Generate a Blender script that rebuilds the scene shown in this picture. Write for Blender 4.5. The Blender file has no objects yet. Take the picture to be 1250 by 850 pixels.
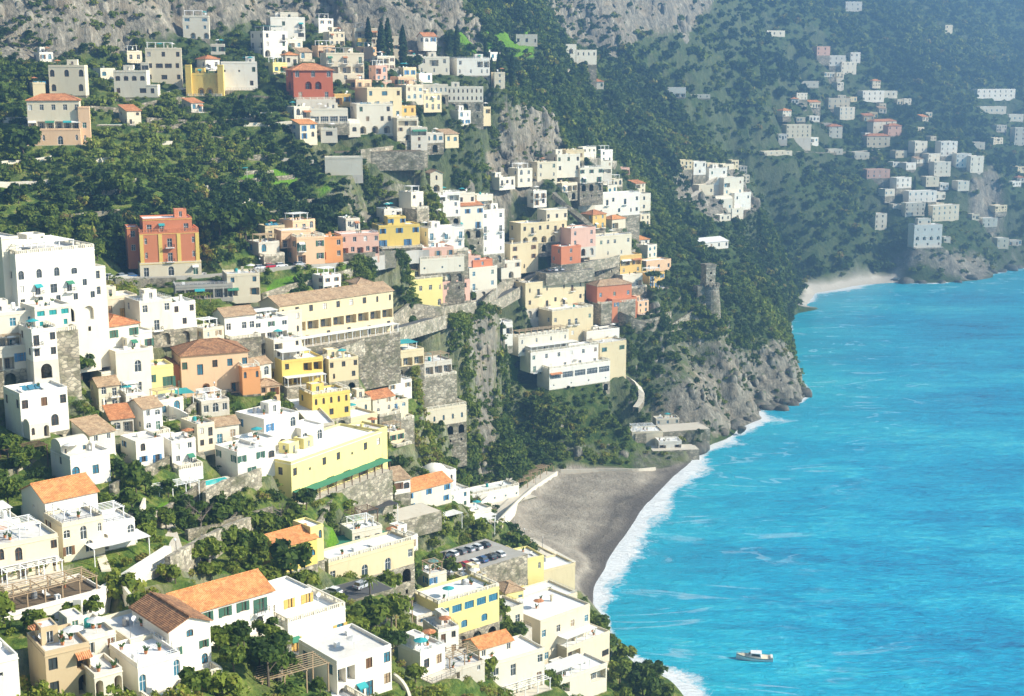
HAZE = 0.00066; EXPO = 1.2
import bpy, math, random
import numpy as np
from mathutils import Vector
from mathutils.geometry import delaunay_2d_cdt
random.seed(7); RNG = np.random.default_rng(7)
SC = bpy.context.scene; COL = SC.collection
# ---------------------------------------------------------------- camera
F = 1717.0; HC = 160.0; P = math.radians(11.3); CP, SP = math.cos(P), math.sin(P)
def ray(px, py):
    u = (px-625.0)/F; v = (425.0-py)/F
    return (u, CP+v*SP, -SP+v*CP)
def WY(px, py, Y):
    d = ray(px, py); s = Y/d[1]; return (d[0]*s, Y, HC+d[2]*s)
def WZ(px, py, z):
    d = ray(px, py); s = (z-HC)/d[2]; return (d[0]*s, d[1]*s, z)
def proj(x, y, z):
    zc = y*CP-(z-HC)*SP; v = (y*SP+(z-HC)*CP)/zc
    return 625+F*x/zc, 425-F*v, zc
cd = bpy.data.cameras.new('camera'); cam = bpy.data.objects.new('camera', cd); COL.objects.link(cam)
cam.location = (0, 0, HC); cam.rotation_euler = (math.pi/2-P, 0, 0)
cd.sensor_width = 36; cd.lens = 36*F/1250; cd.clip_start = 1; cd.clip_end = 20000; SC.camera = cam
# ---------------------------------------------------------------- terrain control points
SHORE = [(880,960),(850,880),(836,850),(818,828),(775,812),(748,785),(738,755),(720,740),(725,715),(748,680),(774,640),(800,605),(830,574),(860,546),(905,522),
 (928,512),(915,499),(935,497),(975,491),(983,478),(966,455),(963,420),(962,385),(985,368),(984,357),(1035,350),(1078,339),(1105,344),
 (1145,345),(1195,339),(1218,329),(1250,325),(1330,318),(1450,308)]
shore = [WZ(a, b, 0) for a, b in SHORE]
CT = """
-150 900 125;0 900 148;200 900 155;400 900 182;550 900 228;700 900 296
-150 850 140;0 850 165;130 850 168;250 850 180;400 850 200;500 850 235;600 850 270;680 850 310;740 845 336
-150 780 160;0 780 185;150 790 188;300 790 202;430 770 225;520 770 260;600 770 300;660 770 335;715 775 368
-150 700 190;0 700 215;100 700 222;200 690 235;300 700 250;400 700 270;500 700 305;580 700 345;640 700 380
-150 650 205;0 650 235;100 650 240;220 650 260;300 650 275;400 650 295;480 650 330;560 650 385;610 650 432
-150 600 225;0 600 255;120 600 262;220 600 285;330 600 300;420 600 322;480 600 352;540 600 446
-150 550 240;0 550 275;120 550 285;230 550 300;330 550 320;430 550 345;480 550 378
-150 500 255;0 500 295;120 500 305;220 500 325;320 500 345;420 500 380;480 490 425;540 500 486;575 495 500;545 590 484;578 585 492;500 560 452;500 500 462;536 587 464;412 427 406;470 403 430;505 397 448;440 452 412;490 432 446;512 585 450;560 587 472;536 524 470
-150 440 275;0 450 315;120 450 325;230 450 350;320 450 375;380 450 395;420 450 408;500 450 455;550 450 510;600 440 575
600 500 556;595 560 535;640 540 556;640 480 566;640 440 588;700 530 556;700 475 568;750 500 566;760 470 590
800 505 592;820 500 600;820 460 608;820 430 615;800 400 622;880 500 634;880 450 640;880 400 647;860 372 652;930 475 668;930 420 680;925 385 700;945 350 760;950 400 735
980 350 935;965 310 920;930 280 900;912 232 900;860 208 885;800 160 885;740 110 905;700 70 925
780 300 700;830 300 740;880 320 760;760 250 720;820 260 800;870 260 850;920 330 800;900 360 700
700 205 700;740 200 760;660 130 690;700 130 770;760 170 820
640 260 620;700 280 612;740 330 620;700 380 600;640 330 582;640 400 566;720 430 592;760 400 612;790 350 645
540 260 560;600 300 566;540 320 515;480 320 470;400 330 445;330 340 432;220 342 418;140 342 408;60 390 312;0 400 295
540 400 482;460 400 422;380 420 392;300 400 380;220 400 350;130 400 330;480 370 440;400 380 415;300 360 400;590 380 535;590 420 560
200 250 450;100 250 438;0 250 428;-150 250 400;300 250 490;400 260 512;480 260 532;520 225 548;0 330 390;100 320 402;-150 330 340
-150 170 430;0 170 470;100 180 478;200 160 512;300 150 532;380 170 532;450 205 532;450 180 545;510 215 548;510 170 562;560 190 590;600 130 645;600 205 604
640 205 640;640 142 656;680 150 662;685 212 652
0 90 520;-150 90 480;100 110 522;200 100 562;300 100 572;400 110 572;480 110 582;550 110 622;600 90 655;650 60 740
0 62 552;-150 62 520;100 72 562;200 55 595;300 50 622;400 40 645;470 70 640;540 65 690;600 40 735
0 -60 575;-150 -60 540;100 -60 588;200 -60 618;300 -50 660;400 -60 668;470 -20 665;540 -40 715;600 -50 790;660 -40 960
660 60 960;700 52 985;780 38 1040;700 -60 1000;780 -60 1075;780 80 1000;850 100 1050;900 150 1080;950 200 1078;940 290 1050;1000 320 1040;1050 290 1078
1085 312 1072;1120 312 1070;1160 310 1072;1200 312 1082;1090 338 1066;1145 342 1064;1190 336 1075
1130 262 1112;1130 222 1152;1185 212 1172;1192 245 1150;1215 215 1185;1222 250 1165;1240 290 1165;1250 200 1280;1060 235 1130;1020 200 1150
1060 170 1220;1100 162 1220;1160 182 1200;1010 130 1250;1100 120 1300;1200 130 1350;1050 70 1350;950 60 1250;900 50 1160;850 30 1110
1150 50 1450;1240 60 1550;1000 10 1400;900 -50 1300;1100 -50 1600;1250 -20 1700;1250 110 1400;1350 100 1500;1350 250 1350;1400 0 1800
880 -20 1180;1320 290 1230
"""
pts = [WY(*map(float, s.split())) for s in CT.replace('\n', ';').split(';') if s.strip()]
for a, b, z in [(600,645,6),(632,610,4),(665,585,4),(700,577,3.5),(780,577,3.5),(750,560,5),(800,548,6),(845,532,6),(880,518,6),(700,725,5),(690,660,2.6),(740,640,1.8),(650,640,3.5),
    (720,600,2.8),(780,600,1.8),(830,562,2),(800,842,4),(775,835,6),(750,815,4),(590,606,8),(572,600,11),(1020,343,3),(1060,338,4),(710,745,7)]:
    pts.append(WZ(a, b, z))
for a, b in [(950,900),(880,800),(800,760),(820,700),(860,640),(900,590),(950,550),(1020,510),(1030,480),(1010,440),(1010,400),(1030,375),(1100,365),(1200,355),(1270,340),(1380,330),(1100,600),(1240,500),(1240,800),(1500,320)]:
    x, y, z = WZ(a, b, 0); pts.append((x, y, -9.0))
for i in range(len(shore)-1):
    a, b = Vector(shore[i]), Vector(shore[i+1]); n = max(1, int((b-a).length/8))
    for k in range(n): pts.append(tuple(a.lerp(b, k/n)))
pts += [(-330,60,60),(-330,200,130),(-330,400,190),(-400,700,290),(-400,1000,310),(-200,1300,320),(0,1500,325),(300,1900,330),(600,2000,330),(1100,2200,330),(0,60,30),(200,100,-9),(900,700,-9),(1300,1200,-9),(1300,300,-9),(1300,60,-9),(-40,95,70),(-100,95,85),(1300,1800,250),(-400,2200,330),(1300,2200,330)]
pts = np.array(pts)
xs = np.concatenate([np.arange(-330,-130,6.0), np.arange(-130,190,2.0), np.arange(190,300,4.0), np.arange(300,700,6.0), np.arange(700,1301,20.0)])
ys = np.concatenate([np.arange(100,160,4.0), np.arange(160,740,2.0), np.arange(740,1000,4.0), np.arange(1000,1500,6.0), np.arange(1500,2201,20.0)])
NX, NY = len(xs), len(ys)
def tri_interp():
    # barycentric rasterisation of the Delaunay triangles over the control points
    co, _, faces, *_ = delaunay_2d_cdt([Vector((p[0], p[1])) for p in pts], [], [], 0, 1e-3)
    zz = []
    for c in co:
        d = (pts[:, 0]-c[0])**2+(pts[:, 1]-c[1])**2; zz.append(pts[int(d.argmin()), 2])
    Z = np.full((NY, NX), -9.0)
    for f in faces:
        a, b, c = [co[i] for i in f]; za, zb, zc = [zz[i] for i in f]
        x0, x1 = min(a[0],b[0],c[0]), max(a[0],b[0],c[0]); y0, y1 = min(a[1],b[1],c[1]), max(a[1],b[1],c[1])
        i0, i1 = np.searchsorted(xs, x0), np.searchsorted(xs, x1, 'right'); j0, j1 = np.searchsorted(ys, y0), np.searchsorted(ys, y1, 'right')
        if i1 <= i0 or j1 <= j0: continue
        X, Y = np.meshgrid(xs[i0:i1], ys[j0:j1])
        D = (b[1]-c[1])*(a[0]-c[0])+(c[0]-b[0])*(a[1]-c[1])
        if abs(D) < 1e-9: continue
        l1 = ((b[1]-c[1])*(X-c[0])+(c[0]-b[0])*(Y-c[1]))/D; l2 = ((c[1]-a[1])*(X-c[0])+(a[0]-c[0])*(Y-c[1]))/D; l3 = 1-l1-l2
        m = (l1 > -1e-6) & (l2 > -1e-6) & (l3 > -1e-6)
        S = Z[j0:j1, i0:i1]; S[m] = (l1*za+l2*zb+l3*zc)[m]
    return Z
def blur(Z, n):
    for _ in range(n):
        Q = np.pad(Z, 1, 'edge'); Z = (Q[:-2,1:-1]+Q[2:,1:-1]+Q[1:-1,:-2]+Q[1:-1,2:]+2*Q[1:-1,1:-1])/6
    return Z
def vnoise(X, Y, s, seed):
    r = np.random.default_rng(seed); T = r.random((256, 256))
    x = X/s; y = Y/s; i = np.floor(x).astype(int); j = np.floor(y).astype(int); fx = x-i; fy = y-j
    fx = fx*fx*(3-2*fx); fy = fy*fy*(3-2*fy); g = lambda a, b: T[b & 255, a & 255]
    return (g(i,j)*(1-fx)+g(i+1,j)*fx)*(1-fy)+(g(i,j+1)*(1-fx)+g(i+1,j+1)*fx)*fy-.5
GX, GY = np.meshgrid(xs, ys)
Z0 = tri_interp()
ZB = blur(Z0, 4)
# pixel coordinates of every grid vertex, used to tell which vertex lies on which patch of ground
def gridproj(Z):
    zc = GY*CP-(Z-HC)*SP; return 625+F*GX/zc, 425-F*(GY*SP+(Z-HC)*CP)/zc
GPX, GPY = gridproj(ZB)
def inpoly(px, py, poly):
    r = np.zeros(px.shape, bool); n = len(poly)
    for i in range(n):
        x0, y0 = poly[i]; x1, y1 = poly[(i+1) % n]
        if y0 == y1: continue
        c = ((y0 > py) != (y1 > py)) & (px < (x1-x0)*(py-y0)/(y1-y0)+x0); r ^= c
    return r
def patch(polys):
    m = np.zeros(GX.shape, bool)
    for y0, y1, poly in polys: m |= inpoly(GPX, GPY, poly) & (GY > y0) & (GY < y1)
    return m
SAND = [(380,640,[(590,645),(640,600),(668,580),(700,571),(800,571),(842,566),(860,560),(850,600),(790,680),(745,760),(715,745),(650,680)]),(900,1100,[(968,322),(1098,322),(1098,364),(966,378)])]
ROCK = [(480,720,[(-10,-60),(600,-60),(590,30),(520,58),(440,45),(360,22),(250,48),(150,60),(60,80),(-10,80)]),
 (900,1200,[(640,-60),(900,-60),(850,40),(780,45),(745,80),(700,65),(650,35)]),
 (600,700,[(595,150),(640,135),(680,140),(690,215),(640,222),(600,212)]),
 (470,560,[(500,515),(575,505),(580,590),(510,592)]),
 (470,640,[(578,460),(602,455),(604,545),(582,552)]),
 (580,780,[(815,505),(850,480),(885,460),(915,425),(960,425),(990,500),(900,520),(860,525)]),
 (780,960,[(820,215),(905,205),(930,275),(880,285),(830,250)]),
 (1060,1220,[(1085,345),(1085,312),(1200,305),(1205,345)]),(1100,1220,[(1185,215),(1222,205),(1225,262),(1185,270)])]
SCRUBROCK = [(540,620,[(762,540),(870,505),(880,535),(850,570),(770,574)]),(560,760,[(775,505),(800,420),(900,385),(905,520),(800,520)]),(480,560,[(385,215),(520,180),(520,262),(400,270)]),(540,640,[(600,560),(760,560),(760,530),(600,545)]),(1060,1300,[(1200,300),(1260,280),(1260,330),(1200,340)])]
LAWN = [(360,480,[(318,358),(340,342),(432,333),(430,342),(380,352),(330,366)]),
 (240,320,[(172,622),(240,598),(248,612),(180,645)]),(240,320,[(228,655),(330,628),(336,640),(232,672)]),
 (480,560,[(585,585),(612,566),(636,572),(600,590)]),(380,420,[(205,500),(310,470),(320,480),(210,515)]),
 (240,330,[(395,642),(450,628),(455,640),(400,655)]),(560,640,[(600,376),(645,374),(640,396),(600,392)]),
 (500,620,[(255,225),(360,205),(360,222),(260,235)]),(420,620,[(380,235),(420,225),(420,232),(385,240)]),(560,640,[(640,236),(670,252),(680,262),(640,262)]),(540,800,[(555,35),(650,35),(650,62),(560,64)])]
M_SAND, M_ROCK, M_SCR, M_LAWN = patch(SAND), patch(ROCK), patch(SCRUBROCK), patch(LAWN)
bf = lambda m, n: blur(m.astype(float), n)
A_SAND, A_ROCK, A_LAWN = bf(M_SAND & (ZB < np.where(GY > 900, 2.6, 7)), 2), np.clip(bf(M_ROCK, 4)+.5*bf(M_SCR, 4), 0, 1), bf(M_LAWN, 1)
calm = np.clip(A_SAND*1.5+(ZB < 2), 0, 1)
steep = np.hypot(*np.gradient(ZB, ys, xs)); steep = np.clip(steep, 0, 3)
# terraced steps cut in the slopes, then lumps and gullies
ZT = np.floor(ZB/2.6)*2.6+2.6*np.clip((ZB/2.6-np.floor(ZB/2.6)-.6)/.4, 0, 1)
farw = np.clip((GY-300)/600, 0, 1)
N1 = vnoise(GX, GY, 60, 1)*1.0+vnoise(GX, GY, 28, 2)*.6+vnoise(GX, GY, 13, 3)*.35+vnoise(GX, GY, 6, 4)*.18
RID = 1-np.abs(vnoise(GX+.5*GY, GY-.3*GX, 22, 5))*4; RID2 = 1-np.abs(vnoise(GX, GY, 9, 6))*4
amp = (1.2+10*farw+14*(GPY < 60)*(GY < 760)*A_ROCK)*(1-calm)
ZF = ZB*(1-.6*(1-A_ROCK)*(1-farw))+ZT*.6*(1-A_ROCK)*(1-farw)
ZF = ZF+N1*amp*.9+A_ROCK*(1-calm)*(RID*3.0+RID2*1.6)*np.clip(steep, .2, 1.6)
ZF = np.where((ZB > -1) & (ZB < 1.2), ZB, ZF)
ZF = np.where(ZB > 1.2, np.maximum(ZF, .8), ZF)
def hz(x, y, Z=None):
    Z = ZF if Z is None else Z
    x = np.clip(np.asarray(x, float), xs[0], xs[-1]-.01); y = np.clip(np.asarray(y, float), ys[0], ys[-1]-.01)
    i = np.clip(np.searchsorted(xs, x, 'right')-1, 0, NX-2); j = np.clip(np.searchsorted(ys, y, 'right')-1, 0, NY-2)
    fx = (x-xs[i])/(xs[i+1]-xs[i]); fy = (y-ys[j])/(ys[j+1]-ys[j])
    return (Z[j,i]*(1-fx)+Z[j,i+1]*fx)*(1-fy)+(Z[j+1,i]*(1-fx)+Z[j+1,i+1]*fx)*fy
YT = np.concatenate([np.arange(120, 800, 1.0), np.arange(800, 2100, 3.0)])
def hit(px, py, Z=None):
    d = ray(px, py); t = YT/d[1]; z = HC+d[2]*t; g = np.maximum(hz(d[0]*t, YT, ZB if Z is None else Z), 0)
    k = np.nonzero(g >= z)[0]
    if len(k) == 0: return None
    k = k[0]; return (d[0]*t[k], YT[k], max(float(g[k]), float(z[k])))
# ---------------------------------------------------------------- materials
def newmat(name):
    m = bpy.data.materials.new(name); m.use_nodes = True; nt = m.node_tree; b = nt.nodes['Principled BSDF']
    return m, nt, b
class NT:
    """small helper for wiring shader nodes"""
    def __init__(s, nt): s.nt = nt
    def n(s, t, **k):
        o = s.nt.nodes.new(t)
        for a, v in k.items():
            if a.startswith('i_'):
                o.inputs[a[2:].replace('_', ' ')].default_value = v
            else: setattr(o, a, v)
        return o
    def l(s, a, b): s.nt.links.new(a, b)
    def noise(s, scale, detail=4, rough=.55, vec=None, dist=0):
        o = s.n('ShaderNodeTexNoise', i_Scale=scale, i_Detail=detail, i_Roughness=rough, i_Distortion=dist)
        s.l(vec if vec is not None else s.pos(), o.inputs['Vector']); return o.outputs['Fac']
    def pos(s):
        if not hasattr(s, '_p'): s._p = s.n('ShaderNodeNewGeometry').outputs['Position']
        return s._p
    def map(s, sc, rot=(0,0,0), vec=None):
        o = s.n('ShaderNodeMapping'); o.inputs['Scale'].default_value = sc; o.inputs['Rotation'].default_value = rot
        s.l(vec if vec is not None else s.pos(), o.inputs['Vector']); return o.outputs['Vector']
    def ramp(s, fac, stops):
        o = s.n('ShaderNodeValToRGB'); e = o.color_ramp.elements
        while len(e) > 1: e.remove(e[-1])
        e[0].position = stops[0][0]; e[0].color = c4(stops[0][1])
        for p, c in stops[1:]:
            k = e.new(p); k.color = c4(c)
        s.l(fac, o.inputs['Fac']); return o.outputs['Color']
    def mix(s, fac, a, b, mode='MIX'):
        o = s.n('ShaderNodeMix', data_type='RGBA', blend_type=mode)
        for v, i in ((fac, 0), (a, 6), (b, 7)):
            if hasattr(v, 'links'): s.l(v, o.inputs[i])
            else: o.inputs[i].default_value = v if i == 0 else c4(v)
        return o.outputs[2]
    def math(s, op, a, b=0, c=None, clamp=False):
        o = s.n('ShaderNodeMath', operation=op, use_clamp=clamp)
        for v, i in ((a, 0), (b, 1), (c, 2)):
            if v is None: continue
            if hasattr(v, 'links'): s.l(v, o.inputs[i])
            else: o.inputs[i].default_value = v
        return o.outputs[0]
    def bump(s, h, strength, dist, b):
        o = s.n('ShaderNodeBump', i_Strength=strength, i_Distance=dist); s.l(h, o.inputs['Height']); s.l(o.outputs['Normal'], b.inputs['Normal'])
    def attr(s, name):
        return s.n('ShaderNodeAttribute', attribute_name=name).outputs['Fac']
def c4(c): return (*c, 1.0) if len(c) == 3 else tuple(c)
def mul(c, k): return tuple(min(1, x*k) for x in c)
MATS = {}
def plaster(name, col, stain=.3, warm=(.55,.48,.38)):
    m, nt, b = newmat(name); q = NT(nt)
    a = q.noise(.35, 4, .6); s = q.noise(1.0, 5, .65, q.map((.9,.9,.16))); f = q.noise(4.5, 3, .6)
    c = q.mix(q.math('MULTIPLY', q.math('SUBTRACT', a, .38, clamp=True), stain*2.2, clamp=True), col, tuple(x*w for x, w in zip(col, (.84,.82,.77))))
    c = q.mix(q.math('MULTIPLY', q.math('SUBTRACT', s, .56, clamp=True), stain*5, clamp=True), c, tuple(x*w*1.1 for x, w in zip(col, warm)))
    c = q.mix(q.math('MULTIPLY', q.math('SUBTRACT', f, .5, clamp=True), .5), c, mul(col, .8))
    q.l(c, b.inputs['Base Color']); b.inputs['Roughness'].default_value = .9; b.inputs['Specular IOR Level'].default_value = .15
    q.bump(q.noise(6, 3), .25, .05, b); MATS[name] = m; return m
def plain(name, col, rough=.6, metal=0, var=.25):
    m, nt, b = newmat(name); q = NT(nt)
    c = q.mix(q.math('MULTIPLY', q.noise(1.8, 4), var*2, clamp=True), col, mul(col, .6)); q.l(c, b.inputs['Base Color'])
    b.inputs['Roughness'].default_value = rough; b.inputs['Metallic'].default_value = metal; MATS[name] = m; return m
def tiles(name, c1, c2, c3):
    m, nt, b = newmat(name); q = NT(nt); tc = q.n('ShaderNodeTexCoord').outputs['Object']
    v = q.n('ShaderNodeTexVoronoi', i_Scale=2.6); q.l(tc, v.inputs['Vector'])
    r = q.n('ShaderNodeSeparateColor'); q.l(v.outputs['Color'], r.inputs[0])
    c = q.ramp(r.outputs[0], [(0, c1), (.5, c2), (1, c3)])
    c = q.mix(q.math('MULTIPLY', q.math('SUBTRACT', q.noise(.5, 5, .65), .45, clamp=True), 2.6, clamp=True), c, (c1[0]*.55, c1[1]*.62, c1[2]*.7))
    w = q.n('ShaderNodeTexWave', wave_type='BANDS', bands_direction='X', i_Scale=1.15); q.l(tc, w.inputs['Vector'])
    w2 = q.n('ShaderNodeTexWave', wave_type='BANDS', bands_direction='Y', i_Scale=.8, wave_profile='SAW'); q.l(tc, w2.inputs['Vector'])
    c = q.mix(q.math('MULTIPLY', q.math('LESS_THAN', w.outputs['Fac'], .3), .45), c, mul(c1, .4))
    q.l(c, b.inputs['Base Color']); b.inputs['Roughness'].default_value = .85
    q.bump(q.math('ADD', w.outputs['Fac'], q.math('MULTIPLY', w2.outputs['Fac'], .4)), .7, .09, b); MATS[name] = m; return m
def stone(name, c1, c2, c3, sc=1.6):
    m, nt, b = newmat(name); q = NT(nt)
    v = q.n('ShaderNodeTexVoronoi', i_Scale=sc); q.l(q.map((1,1,1.7)), v.inputs['Vector'])
    r = q.n('ShaderNodeSeparateColor'); q.l(v.outputs['Color'], r.inputs[0])
    c = q.ramp(r.outputs[0], [(0, c1), (.55, c2), (1, c3)])
    c = q.mix(q.math('MULTIPLY', q.math('SUBTRACT', q.noise(.3, 5, .65), .45, clamp=True), 4, clamp=True), c, (.12,.12,.06))
    d = q.n('ShaderNodeTexVoronoi', feature='DISTANCE_TO_EDGE', i_Scale=sc); q.l(q.map((1,1,1.7)), d.inputs['Vector'])
    e = q.math('LESS_THAN', d.outputs['Distance'], .07); c = q.mix(q.math('MULTIPLY', e, .6), c, mul(c1, .45))
    q.l(c, b.inputs['Base Color']); b.inputs['Roughness'].default_value = .95; q.bump(d.outputs['Distance'], .8, .12, b); MATS[name] = m; return m
WHITE = (.72,.665,.54)
for n_, c_, s_ in [('white', WHITE, .42), ('bright white', (.80,.76,.67), .4), ('cream', (.68,.57,.36), .35), ('pale cream', (.70,.62,.46), .35), ('yellow', (.76,.56,.16), .4),
    ('pale yellow', (.76,.66,.27), .3), ('ochre', (.68,.46,.16), .35), ('pink', (.70,.44,.34), .45), ('peach', (.78,.53,.33), .3), ('orange', (.72,.34,.14), .3), ('red', (.52,.11,.06), .3),
    ('salmon', (.60,.22,.11), .4), ('dark red', (.42,.12,.06), .4), ('grey', (.42,.42,.41), .35), ('tan', (.55,.43,.27), .5), ('weathered', (.62,.57,.48), .9), ('lemon', (.80,.70,.20), .2)]:
    plaster(n_, c_, s_)
tiles('terracotta', (.42,.15,.06), (.62,.24,.09), (.74,.34,.15)); tiles('orange tile', (.60,.22,.07), (.78,.32,.10), (.85,.42,.17)); tiles('tan tile', (.36,.22,.12), (.52,.35,.20), (.62,.45,.28)); tiles('brown tile', (.22,.10,.05), (.38,.18,.08), (.5,.27,.13))
stone('stone', (.13,.11,.08), (.28,.24,.17), (.44,.39,.30), 1.0); stone('pale stone', (.22,.19,.14), (.40,.35,.26), (.56,.50,.38), .8); stone('dark stone', (.10,.09,.07), (.18,.16,.12), (.26,.23,.17), 1.3)
plaster('flat roof', (.66,.64,.60), .7, (.6,.58,.55)); plaster('white roof', (.80,.79,.76), .45, (.6,.58,.55)); plaster('concrete', (.40,.38,.34), .7); plaster('paving', (.62,.56,.46), .5)
plain('wood', (.16,.09,.05)); plain('pale wood', (.42,.30,.18)); plain('white paint', (.8,.8,.78), .5, var=.1); plain('green shutter', (.05,.14,.09)); plain('teal', (.02,.30,.30), .5); plain('blue paint', (.07,.22,.42))
plain('brown shutter', (.18,.09,.04)); plain('grey metal', (.30,.31,.32), .4, .3); plain('yellow shutter', (.72,.45,.12)); plain('iron', (.05,.05,.05), .5); plain('canvas', (.80,.78,.72), .8); plain('teal canvas', (.03,.34,.36), .8)
plain('green canvas', (.04,.22,.13), .8); plain('dark canvas', (.06,.06,.06), .8); plain('rubber', (.02,.02,.02), .8); plain('red paint', (.5,.03,.03), .3); plain('purple cloth', (.25,.06,.35), .8)
plain('interior', (.05,.045,.04), .9); plain('earth', (.16,.11,.06), .95, var=.5); plain('asphalt', (.09,.09,.09), .9); plain('lime', (.72,.75,.2), .7); plain('green plant', (.05,.11,.02), .8)
def glassmat(name, col):
    m, nt, b = newmat(name); q = NT(nt); q.l(q.mix(q.noise(.9, 2), mul(col, .5), mul(col, 1.6)), b.inputs['Base Color'])
    b.inputs['Roughness'].default_value = .12; b.inputs['Specular IOR Level'].default_value = .6; MATS[name] = m
glassmat('glass', (.045,.055,.06)); glassmat('blue glass', (.05,.18,.26)); glassmat('pool water', (.04,.50,.50))
for n_, c_ in [('car white', (.75,.75,.75)), ('car silver', (.45,.47,.50)), ('car black', (.02,.02,.025)), ('car blue', (.03,.10,.25)), ('car red', (.5,.02,.04)), ('car grey', (.16,.17,.18))]:
    m_, nt_, b_ = newmat(n_); b_.inputs['Base Color'].default_value = c4(c_); b_.inputs['Roughness'].default_value = .25; b_.inputs['Coat Weight'].default_value = .5; MATS[n_] = m_
# ---------------------------------------------------------------- mesh helpers
class MB:
    def __init__(s): s.v = []; s.f = []; s.m = []; s.mi = 0
    def face(s, *p):
        i = len(s.v); s.v += [tuple(q) for q in p]; s.f.append(tuple(range(i, i+len(p)))); s.m.append(s.mi)
    def box(s, x0, x1, y0, y1, z0, z1, skip=''):
        i = len(s.v); s.v += [(x0,y0,z0),(x1,y0,z0),(x1,y1,z0),(x0,y1,z0),(x0,y0,z1),(x1,y0,z1),(x1,y1,z1),(x0,y1,z1)]
        for k, q in (('b',(0,3,2,1)),('t',(4,5,6,7)),('f',(0,1,5,4)),('r',(1,2,6,5)),('k',(2,3,7,6)),('l',(3,0,4,7))):
            if k not in skip: s.f.append(tuple(i+j for j in q)); s.m.append(s.mi)
    def bar(s, a, b, r, n=5, r2=None):
        a = Vector(a); b = Vector(b); d = (b-a).normalized(); r2 = r if r2 is None else r2
        u = d.cross(Vector((0,0,1)) if abs(d.z) < .9 else Vector((1,0,0))).normalized(); w = d.cross(u); i = len(s.v)
        for c, rr in ((a, r), (b, r2)):
            for k in range(n): t = 2*math.pi*k/n; s.v.append(tuple(c+(u*math.cos(t)+w*math.sin(t))*rr))
        for k in range(n): s.f.append((i+k, i+(k+1) % n, i+n+(k+1) % n, i+n+k)); s.m.append(s.mi)
        s.f.append(tuple(i+k for k in reversed(range(n)))); s.m.append(s.mi); s.f.append(tuple(i+n+k for k in range(n))); s.m.append(s.mi)
    def lathe(s, prof, n=12, cx=0, cy=0):
        i = len(s.v)
        for r, z in prof:
            for k in range(n): t = 2*math.pi*k/n; s.v.append((cx+r*math.cos(t), cy+r*math.sin(t), z))
        for j in range(len(prof)-1):
            for k in range(n): s.f.append((i+j*n+k, i+j*n+(k+1) % n, i+(j+1)*n+(k+1) % n, i+(j+1)*n+k)); s.m.append(s.mi)
        j = (len(prof)-1)*n; s.f.append(tuple(i+j+k for k in range(n))); s.m.append(s.mi)
    def mesh(s, name, *mats, smooth=False):
        me = bpy.data.meshes.new(name); me.from_pydata(s.v, [], s.f)
        for m in mats: me.materials.append(MATS[m] if isinstance(m, str) else m)
        if len(mats) > 1: me.polygons.foreach_set('material_index', s.m)
        if smooth: me.polygons.foreach_set('use_smooth', [True]*len(s.f))
        me.update(); return me
    def build(s, name, mat, parent=None, loc=(0,0,0), rz=0, smooth=False):
        if not s.f: return None
        return obj(name, s.mesh(name, *(mat if isinstance(mat, (list, tuple)) else [mat]), smooth=smooth), parent, loc, rz)
def obj(name, me, parent=None, loc=(0,0,0), rz=0):
    o = bpy.data.objects.new(name, me); o.location = loc; o.rotation_euler = (0, 0, rz)
    if parent is not None: o.parent = parent
    COL.objects.link(o); return o
def tag(o, label=None, cat=None, group=None, kind=None):
    for k, v in (('label', label), ('category', cat), ('group', group), ('kind', kind)):
        if v: o[k] = v
    return o
def thing(name, label, cat, loc=(0,0,0), rz=0, group=None):
    return tag(obj(name, None, None, loc, rz), label, cat, group)
def copy_tree(o, parent=None):
    c = o.copy(); COL.objects.link(c)
    if parent is not None: c.parent = parent
    for ch in list(o.children): copy_tree(ch, c)
    return c
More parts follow.
